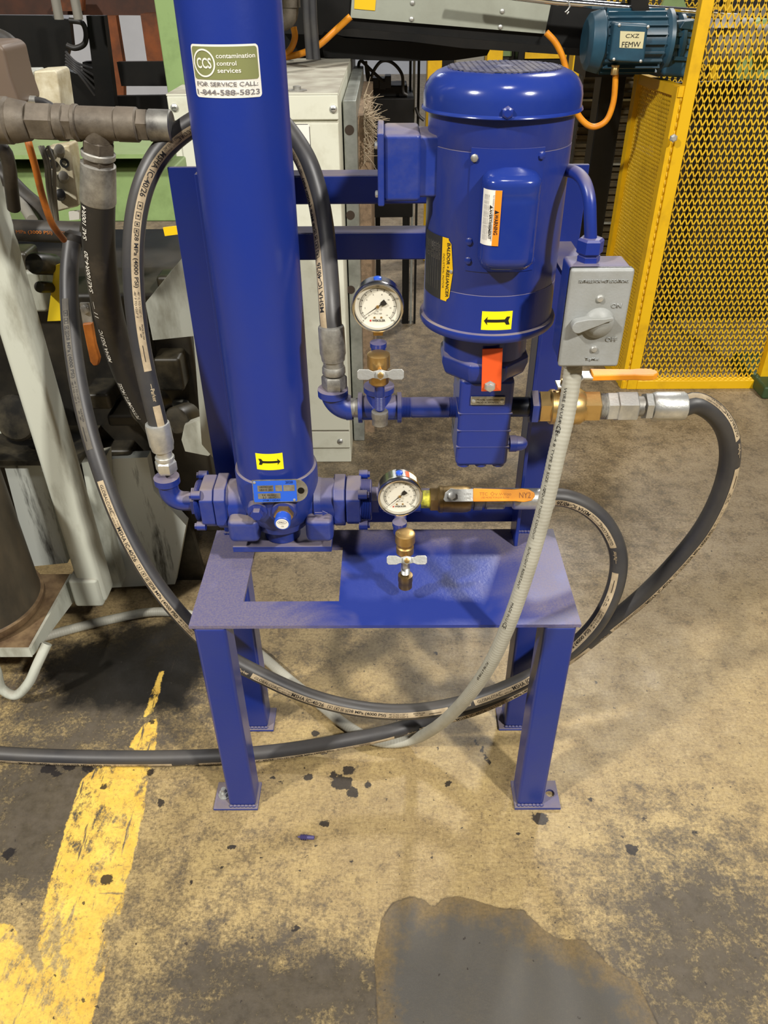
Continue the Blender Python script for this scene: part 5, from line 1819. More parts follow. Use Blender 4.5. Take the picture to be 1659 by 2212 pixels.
bseg(.05, .22, .0195, 32, 'branch')
bseg(.20, .36, .0218, 6, 'branch_nut')
bseg(.35, .44, .0225, 32, 'ring', STEEL_D)
bseg(.43, .52, .0218, 6, 'branch_nut')
bh = Hose(smooth_path([b1 - dB * .03, b1, at(213, 520, Y=1.145), at(222, 610, Y=1.165), (at(240, 700, Y=1.19)), at(268, 790, Y=1.215), at(305, 870, Y=1.24), at(350, 940, Y=1.27)][::-1]), .0232, [(0, .9), (1, .9)])
bigh = thing('hydraulic_hose', b1, 'thick black ribbed hose with white lettering hanging from the dirty tee', 'hose')
MB().tube(bh.P, bh.R, 24).build('hose', RUBBER_D, bigh)
MB().lathe(b0 + dB * (b1 - b0).length * .50, dB, [(0, .0205), (.002, .0232), (.052, .0245), (.0545, .0235), (.055, .018)], 28).build('ferrule', STEEL_D, bigh)
q = MB()
for px_, py_, s, wd in ((262, 850, 'PETROMITE HOSE', .085), (205, 735, 'MSHA 2G31C', .065), (186, 655, '| |  \u2014', .03), (184, 575, 'SAE100R4-20', .070), (176, 470, 'SAE 100R4', .05)):
    q = MB()
    put_text(q, s, bh.fn(bh.nearest(px_ + 25, py_), 0, .0007), 0, 0, width=wd, height=.0078, bold=.01)
    q.build('lettering', WHITE, bigh)
# cap where the printed hose meets the machine
cpz = at(152, 524, Y=1.345)
MB().lathe(cpz + Vector((.012, .01, .016)), Vector((-.25, -.35, -1)), [(0, .012), (.006, .020), (.020, .0205), (.024, .018)], 24).build('end_cap', RUBBER_D, hoseC)

tag(MB().tube(pxpath([(36, 170, 'Y', 1.24), (50, 260, 'Y', 1.22), (62, 310, 'Y', 1.20), (76, 360, 'Y', 1.20), (92, 425, 'Y', 1.21), (112, 482, 'Y', 1.23), (138, 518, 'Y', 1.27)]), .0052, 12).build('cable', ORANGE_D), 'orange cable hanging past the dirty tee at left', 'cable')
tb_ = thing('terminal_block', at(130, 450, Y=1.55), 'cream plastic terminal block with round plugs and leads', 'connector')
slab('block_body', [(92, 322), (150, 312), (170, 446), (122, 458)], 1.55, .05, CREAM, tb_, bevel=.004)
for a, b, on in ((106, 328, 0), (128, 330, 1), (114, 354, 0), (140, 352, 0), (108, 382, 1), (136, 386, 1), (130, 424, 2)):
    p = at(a, b, Y=1.548)
    if on:
        e = p + Vector((.014, -.03, .012))
        pl_ = MB().lathe(p, e - p, [(0, .009), (.012, .010), (.02, .0085), (.034, .0085), (.036, .005)], 12).build('plug', PLASTG if on < 2 else BLACKP, tb_)
    else:
        MB().ring(p, (0, -1, 0), [(0, .005), (0, .0085), (.003, .0085), (.003, .005)], 14).build('socket', BLACKP, tb_)
for i, (x0_, x1_, x2_) in enumerate(((98, 104, 116), (104, 110, 122), (116, 118, 124))):
    MB().tube(pxpath([(x0_ - 12, 316, 'Y', 1.50), (x0_, 350, 'Y', 1.49), (x1_, 410, 'Y', 1.49), (x2_, 478, 'Y', 1.50)]), .0035, 8).build('lead', PLASTG, tb_)
slab('data_plate', [(352, 492), (386, 488), (388, 506), (356, 510)], 1.535, .004, YELLOW2, press)
slab('tag', [(148, 458), (171, 456), (171, 474), (150, 476)], 1.55, .01, WHITE, tb_)

gb = thing('green_girder', (-.8, 1.8, .6), 'pale green painted steel frame behind the hoses', 'beam')
zt_g, zb_g = at(200, 362, Y=1.78).z, at(200, 480, Y=1.78).z
MB().box((-2.0, 1.78, zb_g), (at(385, 420, Y=1.78).x, 1.90, zt_g)).build('beam', GREEN, gb, bevel=.004)
zu = at(200, 322, Y=1.80).z
MB().box((-2.0, 1.74, zu - .008), (at(372, 325, Y=1.8).x, 1.98, zu)).build('top_flange', GREEN, gb)
MB().box((-2.0, 1.86, zt_g), (at(372, 340, Y=1.86).x, 1.90, zu - .008)).build('web', GREEN, gb)
MB().box(*vbox(347, 398, 100, 2.3, 2.42, .4, 1.6)).build('upright', GREEN, gb, bevel=.004)

pb = thing('plastic_guard', at(80, 260, Y=1.40), 'pale translucent plastic guard box at upper left', 'guard')
slab('guard_front', [(20, 153), (72, 152), (84, 262), (52, 262)], 1.40, .05, mat('guard_pale', lin(184, 186, 178), .4, 0, lin(150, 150, 140), 20), pb, bevel=.003)
slab('guard_side', [(72, 154), (118, 151), (124, 158), (139, 262), (84, 262)], 1.395, .06, CREAM, pb, bevel=.005)
ptb = thing('brown_housing', at(10, 235, Y=1.16), 'rounded brown housing at the left edge above the tee', 'housing')
slab('housing', [(-60, 92), (-8, 92), (8, 104), (22, 165), (40, 215), (42, 230), (0, 216), (-60, 210)], 1.16, .08, mat('housing_brown', lin(104, 88, 74), .5), ptb, bevel=.008, seg=3)
sh_ = thing('small_hose', at(100, 240, Y=1.2), 'thin black hose with silver ferrule above the tee', 'hose')
MB().cyl(at(44, 216, Y=1.2), at(78, 217, Y=1.2), .0058).build('ferrule', STEEL, sh_)
MB().tube(pxpath([(76, 217, 'Y', 1.2), (96, 221, 'Y', 1.2), (116, 233, 'Y', 1.2), (138, 252, 'Y', 1.205), (150, 275, 'Y', 1.21)]), .0052, 12).build('hose', RUBBER, sh_)
bq = Hose(pxpath([(180, 503, 'Y', 1.40), (110, 500, 'Y', 1.40), (40, 498, 'Y', 1.40), (-40, 496, 'Y', 1.40)][::-1]), .0185, [(0, -.15), (1, -.15)])
bh2 = thing('horizontal_hose', at(100, 510, Y=1.4), 'black hose running level below the green beam', 'hose')
MB().tube(bq.P, bq.R, 18).build('hose', RUBBER_D, bh2)
q = MB()
put_text(q, 'MPa (3000 PSI)  MSHA IC', bq.fn(bq.nearest(110, 500), 0, .0006), 0, 0, width=.11, height=.007)
q.build('lettering', ORANGE_D, bh2)
tag(MB().tube(pxpath([(-30, 345, 'Y', 1.62), (10, 380, 'Y', 1.6), (50, 420, 'Y', 1.58), (90, 455, 'Y', 1.55), (110, 490, 'Y', 1.5)]), .016, 14).build('curved_hose', RUBBER_D), 'black curved hose crossing the green beam at left', 'hose')
tag(MB().tube(pxpath([(-30, 395, 'Y', 1.60), (20, 420, 'Y', 1.58), (50, 446, 'Y', 1.53), (70, 476, 'Y', 1.47)]), .010, 14).build('curved_hose', PLASTG), 'grey curved hose below the black one at left', 'hose')
tag(MB().tube(pxpath([(-20, 315, 'Y', 1.25), (6, 322, 'Y', 1.25), (18, 350, 'Y', 1.26), (24, 400, 'Y', 1.28), (30, 450, 'Y', 1.3)]), .0105, 14).build('drop_hose', RUBBER_D), 'black hose dropping beside the grey column at left', 'hose')
tag(MB().tube(pxpath([(-20, 75, 'Y', 1.5), (15, 90, 'Y', 1.5), (40, 120, 'Y', 1.5), (52, 155, 'Y', 1.5)]), .014, 14).build('bent_hose', RUBBER_D), 'dark bent hose above the plastic guard box', 'hose')
tag(slab('yellow_sheet', [(118, 574), (166, 560), (160, 640), (152, 692), (102, 694)], 1.47, .006, mat('sheet_yellow', lin(214, 186, 30), .5)), 'yellow sheet metal piece behind the printed hose', 'sheet')
oh = thing('small_valve_handle', at(200, 790, Y=1.32), 'worn orange lever handle hanging beside the thick ribbed hose', 'handle')
slab('lever', [(172, 655), (192, 655), (200, 705), (180, 708)], 1.32, .005, STEEL_D, oh)
slab('handle_sleeve', [(177, 700), (198, 698), (206, 745), (215, 775), (212, 790), (202, 792), (194, 782), (186, 745)], 1.315, .012, ORANGE_D, oh, bevel=.003)
MB().lathe(at(184, 667, Y=1.32), (0, -1, 0), [(0, .008), (.005, .008), (.006, .005)], 6).build('nut', STEEL_D, oh)

# far upper left: dark girders against a pale partition
tag(slab('white_partition', [(150, -60), (385, -60), (385, 212), (150, 212)], 6.0, .05, WALLM), 'pale far partition glimpsed between the dark girders', 'partition')
gd = thing('rusty_girder', at(180, 36, Y=3.6), 'rust brown horizontal girder across the upper left', 'girder')
MB().prism([at(a, b, Y=3.6) for a, b in ((-200, -80), (420, -80), (420, 34), (-200, 30))], (0, .2, 0)).build('girder', BROWN, gd)
bm = thing('black_press', at(100, 240, Y=3.0), 'black machine silhouetted at the upper left', 'machine')
slab('body', [(-200, 32), (112, 34), (116, 40), (150, 42), (156, 98), (148, 108), (138, 150), (146, 260), (-200, 260)], 3.0, .03, BLACKM, bm)
slab('post', [(186, 34), (224, 34), (244, 190), (252, 260), (214, 260), (206, 200)], 2.9, .04, BLACKM, bm)
slab('control_box', [(178, 134), (208, 132), (214, 200), (216, 262), (140, 262), (140, 150), (178, 165)], 2.95, .04, BLACKM, bm)
slab('cross_rail', [(252, 134), (372, 133), (378, 186), (262, 186)], 3.2, .03, BLACKM, bm)
slab('lower_rail', [(240, 208), (385, 206), (392, 262), (240, 262)], 3.1, .03, BLACKM, bm)
MB().tube(pxpath([(150, 44, 'Y', 2.9), (178, 50, 'Y', 2.9), (186, 72, 'Y', 2.9), (182, 95, 'Y', 2.9), (160, 104, 'Y', 2.9), (144, 98, 'Y', 2.9)]), .0085, 10).build('hose_loop', RUBBER_D, bm)
for k in range(5):
    MB().tube(pxpath([(142, 112 + k * 7, 'Y', 2.92), (165, 135 + k * 5, 'Y', 2.9), (205, 150 + k * 14, 'Y', 2.92)]), .004, 8).build('wire', RUBBER, bm)
og = thing('orange_girder', at(240, 240, Y=3.5), 'orange upright girder pair at the upper left', 'girder')
slab('upright', [(224, 34), (250, 34), (266, 135), (268, 240), (240, 240)], 3.5, .04, GIRDER_O, og)
slab('upright', [(303, 30), (352, 28), (362, 134), (318, 134)], 3.5, .12, GIRDER_O, og)
slab('cross_piece', [(112, -10), (176, -10), (176, 24), (112, 24)], 3.50, .05, GIRDER_O, og)
for a, b_ in ((120, 134), (162, 172)):
    tag(MB().tube([at(a - 4, -30, Y=2.8), at(a, 0, Y=2.8), at(a + 8, 42, Y=2.8)], .014, 14).build('grey_pipe', PLASTG), '%s grey pipe rising at the upper left' % ('first' if a < 140 else 'second'), 'pipe', 'grey pipes at upper left')

# ------------------------------------------------------------------ off-white cabinet behind the filter
cab = thing('steel_cabinet', (-.32, 2.5, 0), 'off-white steel cabinet standing behind the filter', 'cabinet')
CX0, CX1, CYF = -.534, at(743, 560, Y=2.12).x, 2.12
CZ = 1.055
zs = at(600, 263, Y=CYF).z
zl, zl2 = at(720, 930, Y=CYF).z, at(720, 968, Y=CYF).z
MB().box((CX0, CYF + .003, 0), (CX1, 2.98, CZ - .002)).build('body', CABW, cab, bevel=.004)
MB().box((CX0, CYF - .004, zs + .0035), (CX1, CYF + .01, CZ)).build('top_panel', CABW, cab, bevel=.003)
MB().box((CX0 + .02, CYF - .004, zl + .002), (CX1 - .001, CYF + .01, zs - .0025)).build('door_panel', CABW, cab, bevel=.003)
MB().box((CX0 + .02, CYF - .004, zl2 + .002), (CX1 - .001, CYF + .01, zl - .002)).build('lower_panel', CABW, cab, bevel=.003)
MB().box((CX0, CYF - .004, CZ), (CX1, 2.98, CZ + .004)).build('lid', CABW, cab)
for a, b in ((377, 232), (720, 235), (735, 953)):
    p = at(a, b, Y=CYF - .004)
    screw(p, (0, -1, 0), .0095, cab)
    MB().box((p.x - .005, CYF - .0108, p.z - .0009), (p.x + .005, CYF - .0098, p.z + .0009)).build('screw_slot', INK, cab)
for a, b in ((642, 196), (678, 128), (618, 132), (390, 180)):
    p = at(a, b, Z=CZ + .004)
    MB().lathe(p, (0, 0, 1), [(0, .024), (.002, .024), (.0022, .010), (.010, .010), (.011, .008)], 16).build('lid_bolt', STEEL_D, cab)
q = MB()
p0, p1 = at(626, 268, Y=CYF - .0046), at(672, 330, Y=CYF - .0046)
FP = lambda a, b_: Vector((a, CYF - .0046, b_))
put_rect(q, FP, p0.x, p1.x, p1.z, p0.z, .006)
stc = q.build('sign', WHITE, cab)
q = MB()
put_rect(q, lambda a, b_: FP(a, b_) + Vector((0, -.0004, 0)), p1.x - .0012, p1.x, p1.z, p0.z - .006)
put_rect(q, lambda a, b_: FP(a, b_) + Vector((0, -.0004, 0)), p0.x, p1.x - .004, p0.z - .0012, p0.z)
a_ = at(644, 277, Y=CYF).x
put_rect(q, lambda a, b_: FP(a, b_) + Vector((0, -.0004, 0)), a_ - .0012, a_, p1.z + .02, at(644, 277, Y=CYF).z)
put_rect(q, lambda a, b_: FP(a, b_) + Vector((0, -.0004, 0)), p0.x, a_, at(644, 277, Y=CYF).z - .0012, at(644, 277, Y=CYF).z)
put_text(q, 'I', lambda a, b_: FP(a, b_) + Vector((0, -.0004, 0)), at(632, 285, Y=CYF).x, at(632, 285, Y=CYF).z, height=.014)
q.build('sign_print', INK, stc)
st = thing('strut_panel', (-.12, 2.6, 0), 'galvanised perforated strut panel beside the cabinet', 'panel')
SX0, SX1 = at(749, 560, Y=2.26).x, at(778, 560, Y=2.26).x
SX0 = max(SX0, CX1 + .004)
SZ = at(760, 216, Y=2.26).z
q = MB().box((SX0, 2.26, 0), (SX1, 3.10, SZ))
q.build('strut', GALV, st, bevel=.003)
for a, b in ((755, 281), (757, 465), (758, 626)):
    p = at(a, b, Y=2.2595)
    q = MB()
    q.lathe(p, (0, -1, 0), [(-.001, .0125), (.0006, .0125)], 20)
    q.build('slot_hole', mat('hole_brown', lin(60, 48, 38), .8) if 'hole_brown' not in MATS else MATS['hole_brown'], st)
ft = thing('felt_pad', (-.07, 2.7, 0), 'brown felt insulation with frayed fibres beside the strut', 'insulation')
MB().box((SX1 + .0005, 2.32, 0), (SX1 + .033, 3.08, at(785, 250, Y=2.32).z)).build('felt', FELT, ft)
rnd = random.Random(7)
q = MB()
for k in range(190):
    c = at(786, 205 + 110 * abs(rnd.gauss(0, .5)) + (40 if k % 3 else 0), Y=2.30)
    if k % 2:
        c = at(786, 262 + rnd.gauss(0, 12), Y=2.30)
    d1 = Vector((rnd.uniform(.1, 1), rnd.uniform(-.7, .2), rnd.gauss(0, .8))).normalized()
    d2 = Vector((rnd.uniform(-.2, 1), rnd.uniform(-.4, .4), rnd.gauss(0, .9))).normalized()
    l = rnd.uniform(.015, .045)
    pts = [c + d1 * l * t + d2 * l * t * t * .7 for t in (0, .25, .5, .75, 1)]
    q.tube(pts, [.0011, .0010, .0009, .0007, .0004], 4)
q.build('fibres', FIBRE, ft, kind='stuff')

# ------------------------------------------------------------------ upper right machinery
eb = thing('black_control_cabinet', at(850, 460, Y=2.9), 'black electrical enclosure behind the motor terminal box', 'enclosure')
lo, hi = vbox(797, 895, 225, 3.12, 3.45, at(850, 470, Y=3.12).z, at(850, 212, Y=3.12).z)
MB().box(lo, hi).build('enclosure', BLACKM, eb, bevel=.004)
lo2, hi2 = vbox(800, 880, 195, 3.15, 3.3, hi[2], at(840, 185, Y=3.15).z)
MB().box(lo2, hi2).build('cover', BLACKM, eb, bevel=.004)
for a, b, w_, h_ in ((810, 180, 18, 20), (826, 182, 16, 22), (838, 178, 14, 24)):
    p = at(a, b, Y=3.13)
    s = 2.7 / F_PX
    MB().box((p.x - w_ * s / 2, 3.13, p.z - h_ * s / 2), (p.x + w_ * s / 2, 3.2, p.z + h_ * s / 2)).build('connector', BLACKP, eb, bevel=.003)
for pts in ([(772, 160), (778, 132), (790, 140), (800, 175)], [(800, 172), (810, 148), (825, 132), (845, 134), (868, 160), (872, 200), (880, 205)], [(780, 130), (800, 150), (830, 178)], [(790, 132), (792, 155), (795, 175)], [(898, 232), (905, 250), (916, 260)]):
    MB().tube(pxpath([(a, b, 'Y', 3.11) for a, b in pts]), .0055, 8).build('wire', RUBBER_D, eb)
for a in (884, 892, 902):
    MB().box(*vbox(a, a + 5, 180, 3.3, 3.34, 0, 1.1)).build('leg', BLACKM if a != 892 else GALV, eb)
for xx in (lo2[0] + .01, hi2[0] - .01):
    MB().box((xx, 3.3, 0), (xx + .02, 3.35, at(850, 470, Y=3.12).z)).build('leg', BLACKM, eb)

cv_ = thing('conveyor_beam', at(1000, 60, Y=2.9), 'black conveyor beam crossing the top behind the motor', 'conveyor')
slab('beam', [(600, -90), (600, 72), (700, 76), (760, 66), (1276, 112), (1310, 10), (1310, -90)], 2.92, .35, BLACKM, cv_)
slab('beam_flange', [(700, 68), (760, 62), (1276, 108), (1276, 122), (1000, 104), (890, 90), (740, 78)], 2.88, .4, BLACKM, cv_)
slab('belt', [(690, 62), (745, 82), (905, 92), (1010, 98), (1060, 104), (1052, 120), (985, 130), (880, 132), (790, 130), (700, 124)], 2.96, .3, BLACKM, cv_)
slab('back_panel', [(612, -60), (770, -60), (770, 70), (740, 124), (700, 150), (612, 150)], 3.05, .1, BLACKM, cv_)
gc_ = slab('cover_plate', [(764, -60), (757, 38), (1177, 73), (1190, 10), (1196, -60)], 2.905, .012, GALVC, cv_, label='galvanised cover plate with screws')
for a, b in ((891, 6), (889, 41), (1085, 24), (1081, 58)):
    screw(at(a, b, Y=2.904), (0, -1, 0), .0075, gc_)
slab('yellow_label', [(766, -4), (812, 0), (810, 23), (765, 19)], 2.9025, .002, YELLOW2, gc_)
ro = thing('polished_rod', at(1330, 20, Y=2.8), 'polished steel rod above the blue-green gear motor', 'rod')
MB().tube([at(1000, -22, Y=2.8), at(1200, 3, Y=2.8), at(1370, 17, Y=2.8), at(1560, 31, Y=2.8)], .011, 16).build('rod', CHROME, ro)
q = MB()
q.tube([at(1228, 2, Y=2.78), at(1231, 14, Y=2.78), at(1226, 22, Y=2.78), at(1221, 26, Y=2.78), at(1225, 30, Y=2.78), at(1229, 25, Y=2.78)], .0025, 8)
q.build('hook', STEEL, ro)
slab('clamp', [(1358, -40), (1392, -40), (1404, 26), (1366, 22)], 2.78, .05, BLACKM, ro)
for lbl, pts in (('orange cable sagging from the cover plate to the gear motor', [(1180, 70), (1200, 92), (1216, 125), (1232, 190), (1250, 250), (1280, 274), (1308, 262), (1324, 225), (1329, 180), (1330, 155)]),
                 ('orange cable running from the cover plate to the black panel', [(757, 36), (720, 70), (688, 98), (650, 116), (612, 124)]),
                 ('short orange cable below the pipe elbow', [(634, 58), (637, 80), (630, 102), (608, 128)])):
    tag(MB().tube(pxpath([(a, b, 'Y', 2.78) for a, b in pts]), .0095, 12).build('cable', ORANGE), lbl, 'cable', 'orange cables behind')
pe = thing('pipe_elbow', at(625, 55, Y=2.7), 'dull steel pipe elbow beside the filter at the top', 'elbow')
MB().tube(smooth_path([at(628, -40, Y=2.7), at(626, 10, Y=2.7), at(622, 38, Y=2.7), at(600, 48, Y=2.7), at(575, 48, Y=2.7)], .01), .026, 20).build('elbow', FITTING, pe)
MB().lathe(at(628, 16, Y=2.7), (0, 0, 1), [(0, .029), (.03, .029), (.032, .026)], 20).build('collar', FITTING, pe)
for i, (a, b) in enumerate(((663, 669), (677, 684))):
    tag(MB().tube([at(a - 3, -40, Y=2.65), at(a, 40, Y=2.65), at(b, 128, Y=2.65)], .011, 14).build('grey_hose', PLASTG if i == 9 else RUBBER), '%s of two upright grey hoses beside the filter top' % ('left' if i == 0 else 'right'), 'hose', 'upright hoses')

gmtr = thing('gear_motor', at(1380, 150, Y=2.75), 'blue-green gear motor with terminal box above the yellow guard', 'motor')
s_ = 2.42 / F_PX
GA = at(1345, 90, Y=2.80)
gxv = lambda px: at(px, 90, Y=2.80).x
MB().lathe((gxv(1262), 2.80, GA.z), (1, 0, 0), [(0, .060), (.012, .080), (.045, .088), (.05, .086)], 12, phase=.26).build('fan_end', TEAL, gmtr, bevel=.004)
MB().lathe((gxv(1293), 2.80, GA.z), (1, 0, 0), [(0, .078), (gxv(1428) - gxv(1293), .078)], 40).build('stator', TEAL, gmtr)
for k in range(22):
    t = 2 * math.pi * k / 22
    d_ = Vector((0, math.cos(t), math.sin(t)))
    MB().obox(Vector(((gxv(1300) + gxv(1422)) / 2, 2.80, GA.z)) + d_ * .080, ((gxv(1422) - gxv(1300)) / 2, 0, 0), d_ * .009, d_.cross(Vector((1, 0, 0))) * .0018).build('fin', TEAL, gmtr)
MB().lathe((gxv(1424), 2.80, GA.z), (1, 0, 0), [(0, .080), (.01, .088), (.022, .088), (.024, .070), (.04, .062), (.05, .075), (.06, .075)], 32).build('flange', TEAL, gmtr)
tbx = slab('terminal_box', [(1327, 48), (1402, 52), (1392, 137), (1316, 132)], 2.69, .09, TEAL, gmtr, bevel=.008, seg=3)
for a, b in ((1338, 54), (1400, 58), (1326, 128), (1384, 132)):
    screw(at(a, b, Y=2.689), (0, -1, 0), .0045, tbx)
lb = slab('paper_label', [(1340, 67), (1393, 69), (1388, 105), (1338, 103)], 2.6885, .001, mat('masking_tape', lin(206, 198, 156), .7), tbx)
q = MB()
o_ = at(1365, 86, Y=2.6875)
LF = lambda a, b_: o_ + Vector((a, 0, b_))
put_text(q, 'CXZ', LF, 0, .010, width=.040, height=.010)
put_text(q, 'FEMW', LF, 0, -.012, width=.055, height=.014)
q.build('handwriting', INK, lb)
MB().lathe(at(1330, 140, Y=2.73), (0, 0, -1), [(0, .013), (.006, .013), (.007, .010), (.014, .012), (.026, .012), (.028, .009)], 12).build('gland', BRASS, gmtr)
slab('gearbox', [(1444, 48), (1505, 40), (1530, 60), (1510, 172), (1430, 165), (1436, 110)], 2.74, .14, TEAL, gmtr, bevel=.012, seg=3)
for k in range(3):
    slab('gearbox_rib', [(1456, 70 + k * 26), (1502, 72 + k * 26), (1500, 80 + k * 26), (1454, 78 + k * 26)], 2.732, .02, TEAL, gmtr)
slab('lug', [(1468, 62), (1478, 46), (1500, 44), (1500, 66)], 2.73, .03, TEAL, gmtr, bevel=.003)

bp_ = thing('black_post', at(1290, 520, Y=3.1), 'black upright post behind the motor and switch box', 'post')
MB().box(*vbox(1268, 1318, 400, 3.1, 3.2, 0, 1.12)).build('post', BLACKM, bp_, bevel=.004)
MB().box((at(1255, 180, Y=3.1).x, 3.05, .99), (at(1470, 180, Y=3.1).x, 3.25, 1.13)).build('bearing_rail', BLACKM, bp_)
rib = mat('ribbed_brown', lin(86, 72, 42), .6, 0, lin(54, 46, 28), 12)
rp = thing('ribbed_panel', at(1300, 500, Y=3.5), 'brown ribbed grating panel behind the black post', 'panel')
lo, hi = vbox(1232, 1350, 400, 3.5, 3.52, 0, 1.02)
MB().box(lo, hi).build('panel', rib, rp)
for k in range(30):
    z = .10 + k * .031
    MB().box((lo[0], 3.485, z), (hi[0], 3.5, z + .014)).build('rib', rib, rp)
for z in (.38, .62, .86):
    MB().box((lo[0], 3.478, z), (hi[0], 3.5, z + .008)).build('light_rail', GALV, rp)

# ------------------------------------------------------------------ yellow guard cage


def mesh_panel(p0, u, v, nu, nv, cw, ch, strand, thick, nrm):
    """expanded-metal diamonds as real strands"""
    q = MB()
    W_, H_ = nu * cw, nv * ch
    for i in range(nu):
        for j in range(nv):
            c = [(i * cw, (j + .5) * ch), ((i + .5) * cw, j * ch), ((i + 1) * cw, (j + .5) * ch), ((i + .5) * cw, (j + 1) * ch)]
            for k in range(4):
                a, b_ = c[k], c[(k + 1) % 4]
                q.bar(p0 + u * a[0] + v * a[1], p0 + u * b_[0] + v * b_[1], strand, thick, nrm)
    return q


cage = thing('guard_cage', (1.16, 2.65, 0), 'yellow framed expanded-metal guard cage at the right', 'cage')
KX0, KX1, KY = at(1354, 842, Z=0).x, at(1652, 836, Z=0).x, 2.635
TW = .036
KZ = 1.40
for x0_ in (KX0, KX1 - TW):
    MB().box((x0_, KY, 0), (x0_ + TW, KY + TW, KZ)).build('upright', CAGE, cage, bevel=.002)
MB().box((KX0 + TW, KY, 0), (KX1 - TW, KY + TW, .034)).build('bottom_rail', CAGE, cage, bevel=.002)
MB().box((KX0 + TW, KY, KZ - .034), (KX1 - TW, KY + TW, KZ)).build('top_rail', CAGE, cage, bevel=.002)
cw, ch = .0198, .0430
nu, nv = int((KX1 - KX0 - 2 * TW) / cw + .5), int((KZ - .068) / ch + .5)
mesh_panel(Vector((KX0 + TW, KY + TW * .8, .034)), Vector((1, 0, 0)) * ((KX1 - KX0 - 2 * TW) / (nu * cw)), Vector((0, 0, 1)) * ((KZ - .068) / (nv * ch)), nu, nv, cw, ch, .0042, .0026, (0, 1, 0)).build('mesh', CAGE_M, cage, kind='stuff')
sg = thing('side_guard', (KX0, 2.8, 0), 'lower yellow mesh side guard angled behind the cage', 'guard')
fA = Vector((KX0 - .004, 2.64, 0))
fB = at(1322, 545, Y=2.98)
fB = Vector((fB.x, fB.y, 0))
ZS = 1.005
du = (fB - fA)
nS = Vector((-du.y, du.x, 0)).normalized()
un = du.normalized()
for f in (fA + un * .02, fB):
    MB().bar(f, f + Vector((0, 0, ZS)), .032, .032, nS).build('upright', CAGE, sg)
for z in (.016, ZS - .012):
    MB().bar(fA + Vector((0, 0, z)), fB + Vector((0, 0, z)), .030, .026, nS).build('rail', CAGE, sg)
cw2, ch2 = .013, .024
nu2, nv2 = int(du.length / cw2), int((ZS - .03) / ch2)
mesh_panel(fA + Vector((0, 0, .02)), un, Vector((0, 0, 1)), nu2, nv2, cw2, ch2, .0040, .0022, nS).build('mesh', CAGE_M, sg, kind='stuff')
MB().lathe(at(1454, 298, Y=2.62), (0, -1, 0), [(0, .012), (.008, .012), (.012, .007)], 6).build('bolt', STEEL, sg)
slab('back_plate', [(1372, 165), (1412, 165), (1385, 250), (1370, 262)], 3.0, .02, CAGE, sg)
# what stands inside the cage
ig = thing('caged_drive', (1.35, 3.2, 0), 'grey drive with green guards inside the yellow cage', 'machine')
MB().lathe((at(1535, 90, Y=3.1).x, 3.1, at(1535, 90, Y=3.1).z), (1, 0, 0), [(0, .07), (.12, .07), (.125, .05), (.3, .05)], 28).build('drive', PLASTG, ig)
slab('green_guard', [(1590, 60), (1659, 40), (1659, 170), (1585, 175)], 3.15, .1, GREEN, ig)
slab('green_guard', [(1600, 120), (1625, 90), (1625, 170), (1590, 172)], 3.05, .03, GREEN, ig)
MB().box((1.15, 3.35, 0), (2.2, 3.9, .62)).build('dark_base', MDARK, ig)
slab('dark_bay', [(1440, 180), (1720, 170), (1720, 690), (1360, 690)], 3.32, .03, MDARK, ig)
slab('pale_panel', [(1545, 30), (1600, 30), (1590, 60), (1540, 60)], 3.0, .05, WALLM, ig)
gf = thing('green_box', at(1659, 880, Z=0), 'dark green casing at the far right edge of the floor', 'box')
g0 = at(1640, 858, Z=0)
MB().box((g0.x, g0.y - .02, 0), (g0.x + .3, g0.y + .3, .05)).build('casing', mat('dark_green', lin(52, 74, 44), .5), gf, bevel=.01, seg=3)
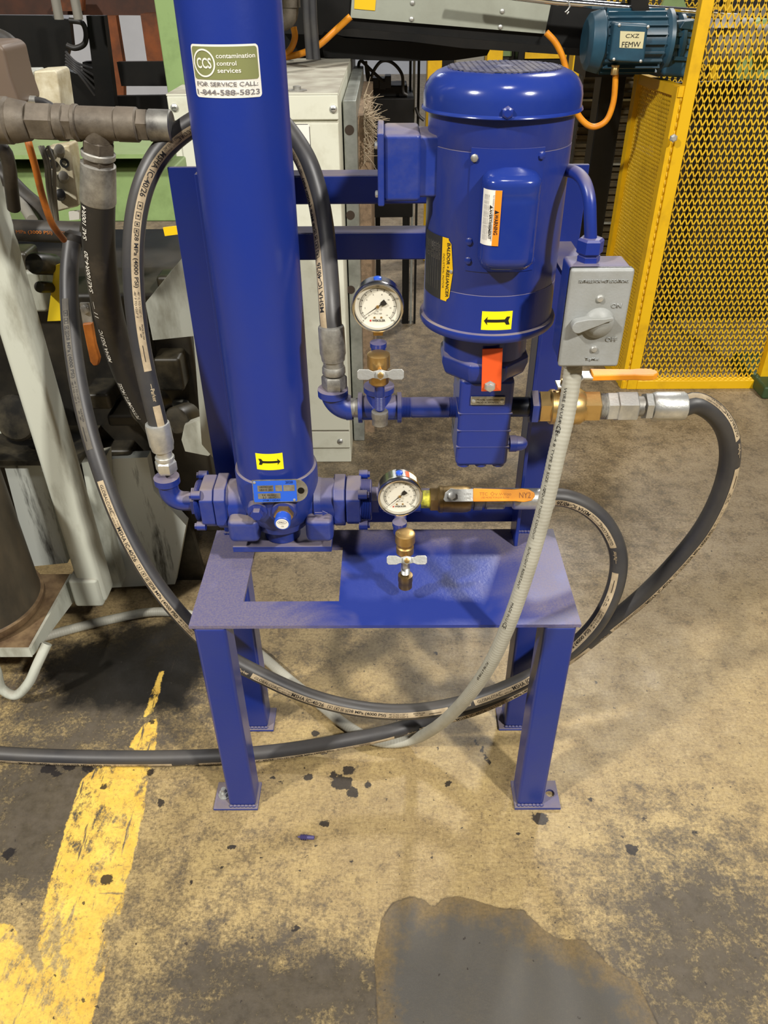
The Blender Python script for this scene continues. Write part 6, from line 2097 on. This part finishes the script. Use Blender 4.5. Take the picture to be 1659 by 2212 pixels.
# far fence and clutter along the top
fr = thing('far_fence', at(1480, 20, Y=4.6), 'far yellow mesh fence with green corner plate along the top', 'fence')
p_l, p_r = at(1290, 40, Y=4.6), at(1560, 40, Y=4.6)
mesh_panel(Vector((p_l.x, 4.6, .75)), Vector((1, 0, 0)), Vector((0, 0, 1)), int((p_r.x - p_l.x) / .03), 14, .03, .045, .005, .003, (0, 1, 0)).build('mesh', CAGE_M, fr, kind='stuff')
MB().box((p_l.x - .03, 4.58, 0), (p_l.x, 4.62, 1.5)).build('upright', CAGE, fr)
MB().box((p_r.x, 4.58, 0), (p_r.x + .03, 4.62, 1.5)).build('upright', CAGE, fr)
MB().box((p_l.x, 4.58, .70), (p_r.x, 4.62, .75)).build('rail', CAGE, fr)
slab('green_plate', [(1444, -20), (1470, -20), (1486, 22), (1428, 18)], 4.5, .03, GREEN, fr)
for lbl, a0, a1, py, Y, zt, m_ in (('yellow far post behind the left of the fan cover', 924, 955, 140, 4.2, 128, CAGE), ('yellow far post behind the fan cover near the grey crate', 1052, 1086, 130, 4.2, 104, CAGE),
                               ('tall grey crate far behind the fan cover', 985, 1046, 130, 4.0, 110, PLASTG), ('yellow far post behind the orange cable', 1238, 1255, 130, 4.2, 114, CAGE)):
    lo, hi = vbox(a0, a1, py, Y, Y + .1, 0, at(a0, zt, Y=Y).z)
    tag(MB().box(lo, hi).build('far_post' if 'post' in lbl else 'far_crate', m_, None, bevel=.004), lbl, 'post' if 'post' in lbl else 'crate')
dk = thing('far_machinery', at(1200, 160, Y=6.5), 'dark far machinery filling the hall behind the conveyor', 'machine')
for k, (a0, a1, zt) in enumerate(((640, 760, 1.6), (930, 1010, 1.25), (1010, 1120, 1.5), (1120, 1240, 1.3), (1240, 1420, 1.6), (1420, 1560, 1.35), (1560, 1800, 1.6))):
    lo, hi = vbox(a0, a1, 100, 6.5 + .1 * (k % 3), 7.2, 0, zt)
    MB().box(lo, hi).build('housing', BLACKM if k % 2 else MDARK, dk, bevel=.01)
    for j in range(3):
        z = .5 + .25 * j
        MB().box((lo[0] + .05, lo[1] - .02, z), (hi[0] - .05, lo[1], z + .05)).build('panel', (GREEN, CAGE, PLASTG)[(k + j) % 3], dk)
